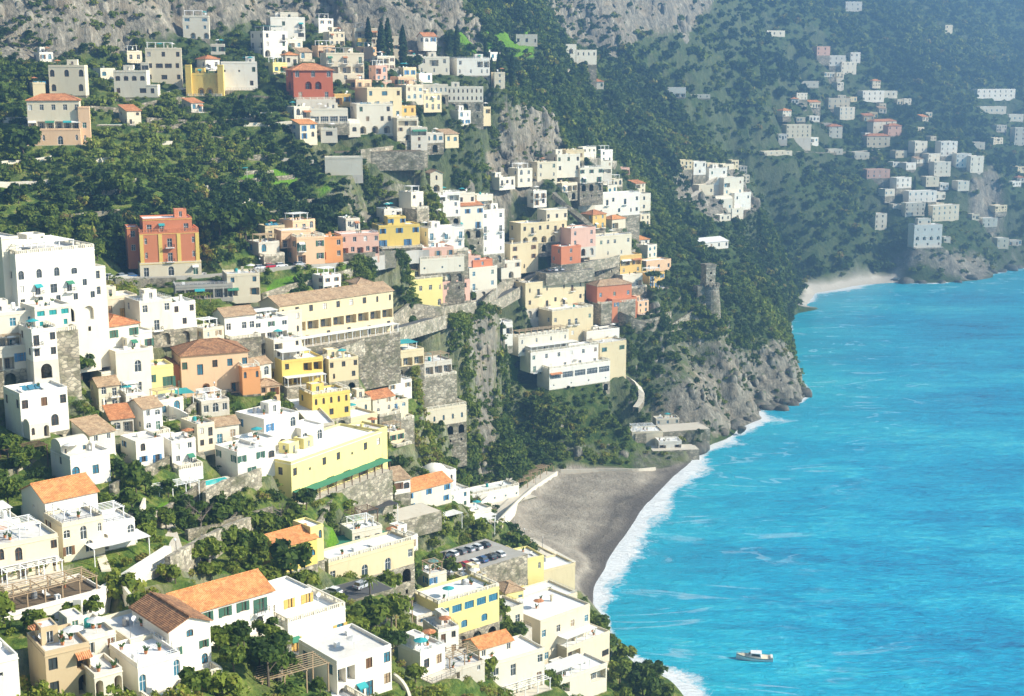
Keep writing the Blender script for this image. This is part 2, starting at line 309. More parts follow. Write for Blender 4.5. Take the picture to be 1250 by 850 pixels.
# ---------------------------------------------------------------- wall face with real openings
def facade(mb, O, T, N, W, z0, z1, ops, ri=None):
    """O origin (x,y), T unit dir along the wall, N outward; ops: (u0,u1,v0,v1,arch,depth)."""
    us = sorted({0, W, *[o[0] for o in ops], *[o[1] for o in ops]}); vs = sorted({z0, z1, *[o[2] for o in ops], *[o[3] for o in ops]})
    pt = lambda u, v, d=0: (O[0]+T[0]*u-N[0]*d, O[1]+T[1]*u-N[1]*d, v)
    # columns merged vertically where no opening interrupts them
    for i in range(len(us)-1):
        a, b = us[i], us[i+1]
        if b-a < 1e-6: continue
        run = None
        for j in range(len(vs)-1):
            c, d = vs[j], vs[j+1]; m = ((a+b)/2, (c+d)/2)
            hole = any(o[0] < m[0] < o[1] and o[2] < m[1] < o[3] for o in ops)
            if not hole: run = (c, d) if run is None else (run[0], d)
            if (hole or j == len(vs)-2) and run: mb.face(pt(a,run[0]), pt(b,run[0]), pt(b,run[1]), pt(a,run[1])); run = None
    for u0, u1, v0, v1, arch, dp in ops:
        mb.face(pt(u0,v0), pt(u1,v0), pt(u1,v0,dp), pt(u0,v0,dp)); vt = v1
        if arch:
            r = (u1-u0)/2; vt = v1-r if arch == 1 else v1-r*.45; cu = (u0+u1)/2; k = 8; ry = v1-vt
            A = [(cu-r*math.cos(math.pi*t/k), vt+ry*math.sin(math.pi*t/k)) for t in range(k+1)]
            for t in range(k):
                (a0,b0), (a1,b1) = A[t], A[t+1]; mb.face(pt(a0,b0), pt(a0,b0,dp), pt(a1,b1,dp), pt(a1,b1)); mb.face(pt(a0,b0), pt(a1,b1), pt(a1,v1), pt(a0,v1))
        else: mb.face(pt(u0,v1), pt(u0,v1,dp), pt(u1,v1,dp), pt(u1,v1))
        mb.face(pt(u0,v0), pt(u0,v0,dp), pt(u0,vt,dp), pt(u0,vt)); mb.face(pt(u1,v0), pt(u1,vt), pt(u1,vt,dp), pt(u1,v0,dp))
        if dp > .6:
            mb.face(pt(u0,v0,dp), pt(u1,v0,dp), pt(u1,v1,dp), pt(u0,v1,dp))
# window meshes: pane at the back of the reveal, frame bars in front of it; local x across, y=0 on the wall plane, -y outwards
WCACHE = {}
def archpts(w, h, arch, k=8):
    if not arch: return [(-w/2,0),(w/2,0),(w/2,h),(-w/2,h)]
    r = w/2; vt = h-r if arch == 1 else h-r*.45; ry = h-vt
    return [(-w/2,0),(w/2,0)]+[(r*math.cos(math.pi*t/k), vt+ry*math.sin(math.pi*t/k)) for t in range(k+1)]
def winmesh(w, h, arch, glass, frame, kind):
    key = (round(w,2), round(h,2), arch, glass, frame, kind)
    if key in WCACHE: return WCACHE[key]
    p = MB(); y = .17; P_ = archpts(w, h, arch); p.face(*[(a, y, b) for a, b in P_])
    f = MB(); t = .07 if w < 1.6 else .09; n = len(P_)
    c = (0, h/2)
    for i in range(n):
        a, b = P_[i], P_[(i+1) % n]; sh = lambda q: (q[0]*(1-2*t/w), c[1]+(q[1]-c[1])*(1-2*t/h)); A, B = sh(a), sh(b)
        f.face((a[0],.10,a[1]), (b[0],.10,b[1]), (B[0],.10,B[1]), (A[0],.10,A[1])); f.face((A[0],.10,A[1]), (B[0],.10,B[1]), (B[0],.168,B[1]), (A[0],.168,A[1]))
    nm = max(1, int(round(w/.75))-1) if kind != 's' else 0
    for i in range(nm): x = -w/2+w*(i+1)/(nm+1); f.box(x-.035, x+.035, .105, .165, t, (h-t) if not arch or nm == 1 else h-w*.28)
    if h > 1.8 or arch: f.box(-w/2+t, w/2-t, .11, .16, h*.62, h*.62+.06)
    r = (p.mesh('window', glass), f.mesh('frame', frame)); WCACHE[key] = r; return r
def shuttermesh(w, h, mat):
    key = ('sh', round(w,2), round(h,2), mat)
    if key not in WCACHE:
        m = MB(); m.box(-w/4, w/4, -.06, -.012, 0, h)
        for k in range(int(h/.25)): z = .12+k*.25; m.box(-w/4+.05, w/4-.05, -.085, -.06, z, z+.12, 'k')
        WCACHE[key] = m.mesh('shutter', mat)
    return WCACHE[key]
SPEC = {'w': (1.15,1.6,0), 'd': (1.3,2.35,0), 'a': (1.4,2.15,1), 'e': (1.5,1.5,2), 's': (.6,.6,0), 'b': (1.25,2.3,0), 'g': (2.3,1.5,0), 'A': (2.3,2.6,1), 'L': (2.7,2.3,0), 'o': (1.2,1.2,1), 'n': (.7,1.6,1), 'D': (1.5,2.5,1), 'G': (2.4,2.2,0)}
def wallside(root, mb, O, T, N, W, z1, rows, near, opt, zbase=0):
    """rows top to bottom; fills facade and adds window parts"""
    n = len(rows); ops = []; wins = []
    ang = math.atan2(T[1], T[0])
    if n:
        H = (z1-zbase)/n
        for r, row in enumerate(rows):
            fz = z1-(r+1)*H
            if not row: continue
            sw = W/len(row)
            for i, ch in enumerate(row):
                if ch not in SPEC: continue
                w, h, arch = SPEC[ch]; sc = min(1.15, max(.55, H/3.2)); w *= sc; h *= sc
                w = min(w, sw*.8) if ch not in 'LG' else sw*.86; h = min(h, H*.84)
                if w < .3: continue
                if arch == 1: h = max(h, w*.62)
                if ch == 'o': h = w
                cu = sw*(i+.5)
                v0 = fz+(.12 if ch in 'dbALDG' else H*.3 if ch in 'ean' else H*.34); v0 = min(v0, fz+H*.95-h)
                if v0 < fz+.02: v0 = fz+.02; h = min(h, H*.93)
                if arch == 1 and h < w/2+.1: w = 2*(h-.1)
                dp = .22 if ch not in 'AL' else min(1.6, opt.get('dl', 1.6))
                ops.append((cu-w/2, cu+w/2, v0, v0+h, 1 if ch == 'o' else arch, dp)); wins.append((ch, cu, v0, w, h, arch))
    facade(mb, O, T, N, W, zbase, z1+opt.get('top', 0), ops)
    for ch, cu, v0, w, h, arch in wins:
        x, y = O[0]+T[0]*cu, O[1]+T[1]*cu
        gl = opt.get('glass', 'glass'); fr = opt.get('frame', 'white paint'); WR = random.Random(int(cu*37+v0*91+W*13)); q1 = WR.random(); gl = gl if q1 > .22 or ch not in 'wdb' else (opt.get('shut') or ['pale wood', 'green shutter', 'brown shutter', 'interior', 'canvas'][int(q1*22)]); w0 = w; w = round(w*WR.choice([1, 1, .9]), 2)
        if ch in 'AL':
            dpi = min(1.6, opt.get('dl', 1.6))-.2; px_, fm = winmesh(min(1.3, w*.5), min(2.1, h*.8), 0, gl, fr, ch)
            wo = obj('door', px_, root, (x-N[0]*(dpi-.14), y-N[1]*(dpi-.14), v0+.01), ang)
        else:
            pm, fm = winmesh(w, h, arch if ch != 'o' else 1, gl if ch not in 'dD' or opt.get('doorglass', True) else opt.get('door', 'wood'), fr, ch)
            wo = obj('door' if ch in 'dbD' else 'window', pm, root, (x, y, v0), ang)
        if near: obj('frame', fm, wo)
        sh = opt.get('shut')
        if sh and ch in 'wbd' and near:
            for s in (-1, 1): obj('shutter', shuttermesh(w, h, sh), root, (x+T[0]*s*w*.77, y+T[1]*s*w*.77, v0), ang)
        if near and ch in 'dbLG' and WR.random() < .20:
            m = MB(); aw = w+.5; m.face((-aw/2,-.01,h+.25),(aw/2,-.01,h+.25),(aw/2,-1.15,h-.25),(-aw/2,-1.15,h-.25)); m.face((-aw/2,-1.15,h-.25),(aw/2,-1.15,h-.25),(aw/2,-1.16,h-.45),(-aw/2,-1.16,h-.45)); m.build('awning', WR.choice(['canvas', 'canvas', 'green canvas', 'terracotta', 'teal canvas']), root, (x, y, v0), ang)
        if ch == 'b':
            m = MB(); bw = w+1.2; m.box(-bw/2, bw/2, -1.0, -.01, -.22, -.05)
            bo = m.build('balcony', opt.get('slab', 'white roof'), root, (x, y, v0), ang)
            if near: railing(bo, [(-bw/2+.05,-.05),(-bw/2+.05,-.95),(bw/2-.05,-.95),(bw/2-.05,-.05)], -.05, .95, 'iron')
def railing(root, pl, z, h, mat, step=None, name='railing', pr=.025):
    m = MB()
    for a, b in zip(pl, pl[1:]):
        L = math.dist(a, b); n = max(1, int(L/(step or .6)))
        for k in range(n+1): x = a[0]+(b[0]-a[0])*k/n; y = a[1]+(b[1]-a[1])*k/n; m.box(x-pr, x+pr, y-pr, y+pr, z, z+h, 'bt')
        for zz in (z+h, z+h*.5): m.bar((*a, zz), (*b, zz), .035, 4)
    return m.build(name, mat, root)
def balustrade(root, pl, z, h, mat):
    m = MB()
    for a, b in zip(pl, pl[1:]):
        L = math.dist(a, b); n = max(1, int(L/.45)); 
        for k in range(n+1):
            x = a[0]+(b[0]-a[0])*k/n; y = a[1]+(b[1]-a[1])*k/n; r = .2 if k % 6 == 0 else .09; m.box(x-r, x+r, y-r, y+r, z, z+h-.1, 'bt')
        d = Vector((b[0]-a[0], b[1]-a[1])).normalized(); w = Vector((-d.y, d.x))*.16
        p = [(a[0]+w.x, a[1]+w.y), (a[0]-w.x, a[1]-w.y), (b[0]-w.x, b[1]-w.y), (b[0]+w.x, b[1]+w.y)]
        m.face(*[(*q, z+h) for q in p]); m.face(*[(*q, z+h-.12) for q in p]); 
        for i in range(4): q, r = p[i], p[(i+1) % 4]; m.face((*q, z+h-.12), (*r, z+h-.12), (*r, z+h), (*q, z+h))
    return m.build('balustrade', mat, root)
def pergola(root, x0, x1, y0, y1, z, h, mat='white paint', beams=True, cover=None, name='pergola'):
    m = MB(); nx = max(1, int((x1-x0)/2.8)); r = .09
    for i in range(nx+1):
        x = x0+(x1-x0)*i/nx
        for y in (y0, y1): m.box(x-r, x+r, y-r, y+r, z, z+h, 'bt')
        m.box(x-.07, x+.07, y0-.3, y1+.3, z+h, z+h+.14)
    for y in (y0, y1): m.box(x0-.3, x1+.3, y-.07, y+.07, z+h+.145, z+h+.26)
    if beams:
        k = max(2, int((y1-y0)/.7))
        for j in range(1, k): y = y0+(y1-y0)*j/k; m.box(x0-.3, x1+.3, y-.04, y+.04, z+h+.145, z+h+.22)
    o = m.build(name, mat, root)
    if cover: c = MB(); c.box(x0-.4, x1+.4, y0-.4, y1+.4, z+h+.27, z+h+.34); c.build('cover', cover, o)
    return o
def roofmesh(kind, w, d, h, ov, mat, root, x0=0, y0=0, z=0, slope=.42):
    """roof over the block x0..x0+w, y0..y0+d with its eaves at z"""
    m = MB(); a, b, c, e = x0-ov, x0+w+ov, y0-ov, y0+d+ov; t = .14
    if kind == 'hip':
        if w >= d: rh = (d/2+ov)*slope; r1, r2 = (a+(d/2+ov), (c+e)/2, z+rh), (b-(d/2+ov), (c+e)/2, z+rh)
        else: rh = (w/2+ov)*slope; r1, r2 = ((a+b)/2, c+(w/2+ov), z+rh), ((a+b)/2, e-(w/2+ov), z+rh)
        A, B, C_, D_ = (a,c,z),(b,c,z),(b,e,z),(a,e,z)
        if w >= d: m.face(A,B,r2,r1); m.face(C_,D_,r1,r2); m.face(B,C_,r2); m.face(D_,A,r1)
        else: m.face(A,B,r1); m.face(B,C_,r2,r1); m.face(C_,D_,r2); m.face(D_,A,r1,r2)
        m.box(a, b, c, e, z-t, z-.002, 't')
        for p, q in ((A, r1), (B, r2 if w >= d else r1), (C_, r2), (D_, r1 if w >= d else r2), (r1, r2)): m.bar((p[0], p[1], p[2]+.03), (q[0], q[1], q[2]+.03), .13, 5)
    elif kind in ('gable', 'gablef', 'shed'):
        if kind == 'gable':   # ridge along x
            rh = (d/2+ov)*slope; R = [(a,c,z),(a,(c+e)/2,z+rh),(a,e,z)]; S = [(b,)+q[1:] for q in R]
        elif kind == 'gablef':
            rh = (w/2+ov)*slope; R = [(a,c,z),((a+b)/2,c,z+rh),(b,c,z)]; S = [(q[0],e,q[2]) for q in R]
        else:
            rh = (d+2*ov)*slope*.6; R = [(a,c,z),(a,e,z+rh)]; S = [(b,)+q[1:] for q in R]
        for i in range(len(R)-1):
            lo = lambda q: (q[0], q[1], q[2]-t)
            m.face(R[i], R[i+1], S[i+1], S[i]); m.face(lo(R[i]), lo(R[i+1]), lo(S[i+1]), lo(S[i])); m.face(R[i], R[i+1], lo(R[i+1]), lo(R[i])); m.face(S[i], S[i+1], lo(S[i+1]), lo(S[i]))
        m.face(R[0], S[0], lo(S[0]), lo(R[0])); m.face(R[-1], S[-1], lo(S[-1]), lo(R[-1]))
        if kind != 'shed': m.bar((R[1][0], R[1][1], R[1][2]+.04), (S[1][0], S[1][1], S[1][2]+.04), .14, 5)
    elif kind == 'vault':
        k = 12; rise = min(d*.3, 2.2); A = [((c+e)/2-(d/2+ov)*math.cos(math.pi*i/k), z+rise*math.sin(math.pi*i/k)) for i in range(k+1)]
        for i in range(k): m.face((a,*A[i]), (a,*A[i+1]), (b,*A[i+1]), (b,*A[i]))
        m.face(*[(a,*q) for q in A]); m.face(*[(b,*q) for q in reversed(A)])
    elif kind == 'dome':
        r = min(w, d)*.46; m.lathe([(r*math.cos(t*math.pi/14), z+r*.62*math.sin(t*math.pi/14)) for t in range(8)], 20, x0+w/2, y0+d/2)
    return m.build('roof', mat, root, smooth=kind in ('vault', 'dome'))
def block(root, x0, y0, w, d, z0, h, wall, rows, side=(), rside=(), roof='flat', rmat=None, near=True, opt=None, fnd=0, fmat=None, par=.55):
    """one box of a building: walls with openings, a roof, a foundation below"""
    opt = dict(opt or {}); mb = MB(); flat = roof in ('flat', 'dome'); top = par if flat else 0; opt['top'] = top; z1 = z0+h
    opt['dl'] = min(1.6, d*.35)
    wallside(root, mb, (x0,y0), (1,0), (0,-1), w, z1, rows, near, opt, z0)
    wallside(root, mb, (x0,y0+d), (0,-1), (-1,0), d, z1, side, near, opt, z0)
    wallside(root, mb, (x0+w,y0), (0,1), (1,0), d, z1, rside, near, opt, z0)
    facade(mb, (x0+w,y0+d), (-1,0), (0,1), w, z0, z1+top, [])
    if flat:
        t = .22; a, b, c, e = x0, x0+w, y0, y0+d; zt = z1+top
        O = [(a,c),(b,c),(b,e),(a,e)]; I = [(a+t,c+t),(b-t,c+t),(b-t,e-t),(a+t,e-t)]
        for i in range(4):
            j = (i+1) % 4; mb.face((*O[i],zt),(*O[j],zt),(*I[j],zt),(*I[i],zt)); mb.face((*I[i],zt),(*I[j],zt),(*I[j],z1-.1),(*I[i],z1-.1))
        if near:
            for i in range(4): pass
        r = MB(); r.face(*[(*q, z1-.02) for q in I]); ro = r.build('roof', rmat or 'flat roof', root)
        if roof == 'dome': roofmesh('dome', w, d, h, 0, wall, root, x0, y0, z1)
        if near and h > 2.5:
            cm = MB(); cm.box(x0-.09, x0+w+.09, y0-.09, y0+d+.09, z1-.16, z1-.02, 'tb'); 
            for i in range(4):
                a0, b0, c0, e0 = x0-.09, x0+w+.09, y0-.09, y0+d+.09
            for zz in (z1-.16, z1-.02):
                cm.face((x0-.09,y0-.09,zz),(x0+w+.09,y0-.09,zz),(x0+w,y0,zz),(x0,y0,zz)); cm.face((x0-.09,y0-.09,zz),(x0-.09,y0+d+.09,zz),(x0,y0+d,zz),(x0,y0,zz)); cm.face((x0+w+.09,y0-.09,zz),(x0+w+.09,y0+d+.09,zz),(x0+w,y0+d,zz),(x0+w,y0,zz))
            cm.build('cornice', opt.get('trim', wall), root)
    else:
        ov = opt.get('ov', .35)
        if roof == 'vault': ov = .0
        if roof == 'gable':
            rh = (d/2)*.42
            for x in (x0, x0+w): mb.face((x,y0,z1),(x,y0+d,z1),(x,y0+d/2,z1+rh))
        if roof == 'gablef':
            rh = (w/2)*.42
            for y in (y0, y0+d): mb.face((x0,y,z1),(x0+w,y,z1),(x0+w/2,y,z1+rh))
        if roof == 'shed':
            rh = (d+2*.35)*.42*.6
            for x in (x0, x0+w): mb.face((x,y0,z1),(x,y0+d,z1),(x,y0+d,z1+rh*.95))
            mb.face((x0,y0+d,z1),(x0+w,y0+d,z1),(x0+w,y0+d,z1+rh*.95),(x0,y0+d,z1+rh*.95))
        roofmesh(roof, w, d, h, ov, rmat or 'terracotta', root, x0, y0, z1+.02)
    mb.build('wall', wall, root)
    if fnd > 0:
        f = MB(); big = near and fnd > 3.2 and w > 5; f.box(x0-.06, x0+w+.06, y0-.06, y0+d+.06, z0-fnd, z0-.01, 'bf' if big else 'b')
        if big:
            n = max(1, int(w/4.2)); sw = (w+.12)/n; ops = []
            for i in range(n):
                aw = min(2.4, sw*.6); top_ = z0-.7; ops.append((sw*(i+.5)-aw/2, sw*(i+.5)+aw/2, max(z0-fnd+.1, top_-min(3.2, fnd-1)), top_, 1, .5 if (i+int(w)) % 3 else .7))
                if fnd > 8: ops.append((sw*(i+.5)-.35, sw*(i+.5)+.35, z0-6.6, z0-5.5, 0, .3))
            facade(f, (x0-.06, y0-.06), (1, 0), (0, -1), w+.12, z0-fnd, z0-.01, ops)
        f.build('foundation', fmat or wall, root)
# ---------------------------------------------------------------- buildings
FOOT = []      # (cx, cy, cos, sin, x0, x1, y0, y1, zbase) level pads cut into the hillside
PLACES = []    # for tree labels: (px, py, Y, short name)
SIGHT = []; BBX = []; BOXES = []     # facades seen from the sea side, kept free of trees
def roofextra(root, codes, x0, y0, w, d, z, near, wall, R):
    for ch in codes:
        if ch == 'c':
            x = x0+w*R.uniform(.2,.8); y = y0+d*R.uniform(.3,.7); m = MB(); m.box(x-.3, x+.3, y-.3, y+.3, z-.3, z+1.5); m.box(x-.42, x+.42, y-.42, y+.42, z+1.51, z+1.65); m.build('chimney', wall, root)
        elif ch == 'h':
            hw = min(w*.38, 3.6); x = x0+R.uniform(.3, w-hw-.3); block(root, x, y0+d*.45, hw, min(3.2, d*.45), z, 2.3, wall, ['d'], ['w'], near=near, par=.2)
        elif ch == 'p': pergola(root, x0+.8, x0+w*.75, y0+.8, y0+d*.7, z, 2.4, 'white paint', near)
        elif ch == 'P': pergola(root, x0+.8, x0+w-.8, y0+.8, y0+d*.7, z, 2.4, 'pale wood', near)
        elif ch == 'N': pergola(root, x0+.6, x0+w*.7, y0+.6, y0+d*.6, z, 2.3, 'white paint', False, 'canvas')
        elif ch == 'T': pergola(root, x0+.6, x0+w*.8, y0+.6, y0+d*.7, z, 2.3, 'white paint', False, 'teal canvas')
        elif ch == 'r': railing(root, [(x0+.15, y0+d-.15), (x0+.15, y0+.15), (x0+w-.15, y0+.15), (x0+w-.15, y0+d-.15)], z+.5, .6, 'iron' if R.random() < .4 else 'white paint', 1.2)
        elif ch == 'B': balustrade(root, [(x0+.2, y0+d-.2), (x0+.2, y0+.2), (x0+w-.2, y0+.2), (x0+w-.2, y0+d-.2)], z+.52, .8, 'white')
        elif ch == 'k':
            m = MB(); x = x0+w*R.uniform(.25,.75); y = y0+d*R.uniform(.4,.8); m.lathe([(.5,z),(.5,z+1.1),(.3,z+1.3)], 10, x, y); m.build('water_tank', R.choice(['grey metal','white paint','teal']), root)
        elif ch == 's':
            m = MB()
            for k in range(3):
                x = x0+w*.2+k*1.5; y = y0+d*.4; m.face((x,y,z+.15),(x+1.3,y,z+.15),(x+1.3,y+1.6,z+.9),(x,y+1.6,z+.9)); m.face((x,y+1.6,z+.88),(x+1.3,y+1.6,z+.88),(x+1.3,y+1.6,z),(x,y+1.6,z))
            m.build('solar_panel', 'blue glass', root)
        elif ch == 'd':
            m = MB(); x = x0+w*R.uniform(.1,.9); y = y0+d*.5; m.bar((x,y,z),(x,y,z+1.3),.05,5); m.bar((x,y-.02,z+1.3),(x,y-.2,z+1.36),.1,10,.42); m.build('satellite_dish', 'white paint', root)
        elif ch == '1':
            for k in range(R.randint(2, 5)):
                x, y = x0+w*R.uniform(.12,.88), y0+d*R.uniform(.12,.8); q = R.random(); m = MB()
                if q < .4: m.lathe([(.2,z),(.3,z+.45)], 7, x, y); po = m.build('plant_pot', 'terracotta', root); m = MB(); [m.bar((x,y,z+.4),(x+R.uniform(-.5,.5),y+R.uniform(-.5,.5),z+R.uniform(.8,1.3)),.16,4,.05) for _ in range(7)]; m.build('plant', 'green plant', po)
                elif q < .6: m.box(x-.4,x+.4,y-.4,y+.4,z,z+.75); m.build('air_conditioner', 'white paint', root)
                elif q < .8: m.bar((x,y,z),(x,y,z+2.3),.04,5); m.bar((x,y,z+2.0),(x,y,z+2.5),1.4,8,.05); m.build('parasol', R.choice(['canvas','canvas','teal canvas','terracotta']), root)
                else: m.box(x-.35,x+.35,y-.9,y+.9,z+.2,z+.35); m.box(x-.35,x+.35,y+.7,y+.8,z+.35,z+.9); m.build('lounger', 'canvas', root)
        elif ch == 'l':   # laundry line
            m = MB(); y = y0+1.2; m.bar((x0+.6,y,z),(x0+.6,y,z+2),.04,4); m.bar((x0+w-.6,y,z),(x0+w-.6,y,z+2),.04,4); m.bar((x0+.6,y,z+1.95),(x0+w-.6,y,z+1.95),.02,3); m.build('washing_line', 'grey metal', root)
def place(cx, yb, Y=None):
    if Y is None:
        h = hit(cx, yb, ZF); return h if h else WY(cx, yb, 300)
    return WY(cx, yb, Y)
def H(label, cx, yt, yb, w, yaw, d, wall, rows, cat='house', name='house', Y=None, roof='flat', rmat=None, side=(), rside=(), ex='', blocks=(), fmat=None, front='', short=None, fx=0, par=.55, fndmin=0, **opt):
    R = random.Random(hash((cx*7+yt*13+yb)) & 0xffff)
    X, Yw, Z = place(cx, yb, Y); zc = Yw*CP-(Z-HC)*SP; ppm = F/zc; th = math.radians(yaw); k = (cx-625)/F
    mx = 1/(ppm*max(.25, math.cos(th)-k*math.sin(th))); W = w*mx; Hh = (yb-yt)/(ppm*.98); near = ppm > 2.6
    if not side and d > 5 and rows: side = [('w ' if R.random() < .6 else ' w')[:2] if R.random() < .75 else '' for _ in rows] if near else ()
    c, s = math.cos(th), math.sin(th); tow = lambda a, b: (X+c*a-s*b, Yw+s*a+c*b)
    ext = [(-W/2, W/2, 0, d)]
    for b in blocks: ext.append((-W/2+b[0]*mx, -W/2+(b[0]+b[1])*mx, b[4], b[4]+b[5]))
    if front: ext.append((-W/2, W/2, -3.2, 0))
    gz = [float(hz(*tow(a, b), ZB)) for e in ext for a in (e[0], (e[0]+e[1])/2, e[1]) for b in (e[2], e[3])]
    fnd = min(16, max(1.0, Z-min(gz)+1.5, fndmin))
    root = thing(name, label, cat, (X, Yw, Z), th)
    if fmat is None and fnd > 3: fmat = R.choice(['pale stone', 'stone', 'weathered', 'pale stone'])
    opt = dict(opt)
    if 'glass' not in opt and R.random() < .25: opt['glass'] = 'blue glass'
    if 'shut' not in opt and near and R.random() < .35: opt['shut'] = R.choice(['green shutter', 'brown shutter', 'pale wood', 'blue paint'])
    if 'frame' not in opt: opt['frame'] = R.choice(['white paint', 'white paint', 'wood', 'brown shutter'])
    if rmat is None: rmat = R.choice(['flat roof', 'white roof', 'white roof']) if roof in ('flat', 'dome') else wall if roof == 'vault' else 'terracotta'
    block(root, -W/2, 0, W, d, 0, Hh, wall, rows, side, rside, roof, rmat, near, opt, fnd, fmat, par)
    if near and roof == 'flat' and par > .3 and rows and rows != ['']: ex = ex+'1'+R.choice(['', 'c', 'k', 'd', 'l', 'h' if 'h' not in ex and W > 8 else ''])
    if ex: roofextra(root, ex, -W/2, 0, W, d, Hh, near, wall, R)
    for b in blocks:
        kw = dict(b[8]) if len(b) > 8 else {}; ex2 = kw.pop('ex', ''); wl = b[6] or wall
        bx, bw, bz, bh = -W/2+b[0]*mx, b[1]*mx, b[2]/ppm, b[3]/ppm
        rf = kw.pop('roof', 'flat'); rm = kw.pop('rmat', 'white roof' if rf == 'flat' else wl if rf in ('vault', 'dome') else 'terracotta'); sd = kw.pop('side', ()); rs = kw.pop('rside', ())
        block(root, bx, b[4], bw, b[5], bz, bh, wl, b[7], sd, rs, rf, rm, near, {**opt, **kw}, fnd if bz < .3 else 0, fmat, .4)
        if ex2: roofextra(root, ex2, bx, b[4], bw, b[5], bz+bh, near, wl, R)
    if front:
        m = MB(); m.box(-W/2, W/2, -3.2, -.07, -fnd, -.06, 'b'); m.build('terrace', [fmat or wall], root)
        m = MB(); m.face((-W/2+.2,-3.0,-.05),(W/2-.2,-3.0,-.05),(W/2-.2,-.08,-.05),(-W/2+.2,-.08,-.05)); m.build('terrace_floor', 'paving', root)
        if 'b' in front: balustrade(root, [(-W/2+.2,-.3), (-W/2+.2,-3.0), (W/2-.2,-3.0), (W/2-.2,-.3)], -.06, .9, 'white')
        if 'r' in front: railing(root, [(-W/2+.2,-.3), (-W/2+.2,-3.0), (W/2-.2,-3.0), (W/2-.2,-.3)], -.06, .95, 'iron', 1.0)
        if 'q' in front: pergola(root, -W/2+.6, W/2-.6, -2.8, -.3, -.06, 2.4, 'white paint', near)
        if 'n' in front: pergola(root, -W/2+.6, W/2-.6, -2.8, -.3, -.06, 2.3, 'white paint', False, 'canvas')
        if 'g' in front: pergola(root, -W/2+.6, W/2-.6, -2.8, -.3, -.06, 2.3, 'wood', False, 'green canvas')
    for e in ext: FOOT.append((X, Yw, c, s, e[0]-.6, e[1]+.6, e[2]-.3, e[3]+.8, Z))
    BOXES.append((X, Yw, c, s, -W/2, W/2, d, Hh)); BBX.append((cx-w/2-d*ppm*.4*math.sin(th), cx+w/2, yt-d*.25*ppm*.6, yb)); SIGHT.append((cx-w/2-6, cx+w/2+4, yb-(5 if near else 3), Yw)); PLACES.append((cx, (yt+yb)/2, Yw, short or label.split(' with ')[0]))
    root['_fx'] = 1; del root['_fx']
    return root, ppm, W, Hh
B_ = lambda *a, **k: (*a, k)
# ---- upper left, below the cliff
H('pale cream villa with three arched upper windows above the long pink villa', 83, 84, 118, 44, 8, 8, 'pale cream', ['a a a', 'a  a'], ex='h', short='the three-window cream villa')
H('long pale pink villa with terracotta hip roof, open loggia and arched terrace', 68, 126, 178, 64, 14, 9, 'pale cream', ['w w w w w', 'LLLLLL', 'D D D'], roof='hip', side=['w w', 'A', 'A'], blocks=[B_(62, 14, 0, 44, -1, 5, 'peach', ['', 'w', 'n']), B_(-6, 70, 0, 18, -3.5, 3.4, 'peach', ['D n D n'])], short='the long pink loggia villa')
H('white two-storey house with round-topped windows left of the tall cream block', 160, 90, 120, 40, 5, 8, 'white', ['eeee', 'w  g'], ex='hc', blocks=[B_(40, 13, 0, 14, 0, 6, 'white', ['w'])], short='the white arched-window house')
H('tall cream block with glazed balconies and a rooftop pergola under the cliff', 201, 62, 102, 44, 12, 10, 'pale cream', ['w w w', 'wggw', 'w g w'], ex='pc', blocks=[B_(-6, 10, 0, 24, -1, 5, 'white', ['g', 'w'])], short='the tall cream block')
H('bright yellow villa with two big arches between yellow pillars', 251, 93, 118, 42, 5, 9, 'yellow', [' AA '], ex='h', fmat='stone', front='b', trim='pale yellow', blocks=[B_(-2, 7, 0, 36, -1.2, 3, 'yellow', ['']), B_(37, 7, 0, 36, -1.2, 3, 'yellow', [''])], short='the yellow two-arch villa')
H('plain bright white house with small scattered windows right of the yellow villa', 293, 80, 112, 44, 12, 9, 'bright white', ['s s w', '  w'], front='r', short='the plain white house')
H('small white house with open top terrace frame close under the grey cliff', 240, 24, 50, 32, 10, 8, 'white', ['g g', 'w w', ' A A'], ex='p')
H('tiny white cottage on the wooded slope between the cliff houses', 266, 56, 67, 17, 10, 6, 'white', ['w w'])
H('white three-storey house with teal roof canopy and grey shaded side wall', 337, 42, 71, 30, 38, 11, 'bright white', ['w b', 'w w', 'A A'], side=['w w', 'b b', 'w w'], ex='T', short='the teal-canopy house')
H('white hillside house with flat roofs stepping up behind the teal canopy house', 352, 24, 50, 42, 22, 9, 'bright white', [' w b', 'L  g'], ex='hr', blocks=[B_(14, 22, 24, 9, 3, 5, 'white', ['w'])])
H('dark red villa with cream window trim, two arches and terracotta hip roof', 383, 88, 122, 48, 24, 11, 'dark red', ['a a a', ' AA ', 'd d'], roof='hip', side=['w w', 'A', ''], rmat='terracotta', front='b', frame='white paint', shut=None, ov=.7, short='the dark red villa')
H('cream flat-roofed block joined to the right of the dark red villa', 422, 68, 102, 46, 22, 10, 'pale cream', ['b b b', 'LLL', 'w w w'], ex='hN')
H('pale yellow house with cream side wall above the white arcaded house', 470, 110, 146, 42, 30, 12, 'cream', ['w g w', ' w w ', 'w  w'], side=['', 'w', ''], ex='rc')
H('low white house with a long band of windows below the red villa', 402, 136, 152, 46, 16, 7, 'white', ['GGGG'], ex='h', front='b')
H('white house with a ground floor arcade beneath the pale yellow house', 458, 130, 164, 44, 24, 8, 'white', ['w  w', ' w ww', 'AAA'], ex='sr', short='the white arcaded house', blocks=[B_(-12, 14, 0, 12, -2, 7, 'white', ['e'], roof='vault')])
H('small white garden house with one window among terrace trees', 402, 160, 171, 20, 10, 6, 'white', ['g'])
tb = H('whitewashed retaining block with stained wall at the terrace edge', 420, 194, 214, 46, 8, 6, 'white', [''], cat='retaining wall', name='terrace_block', shut=None)
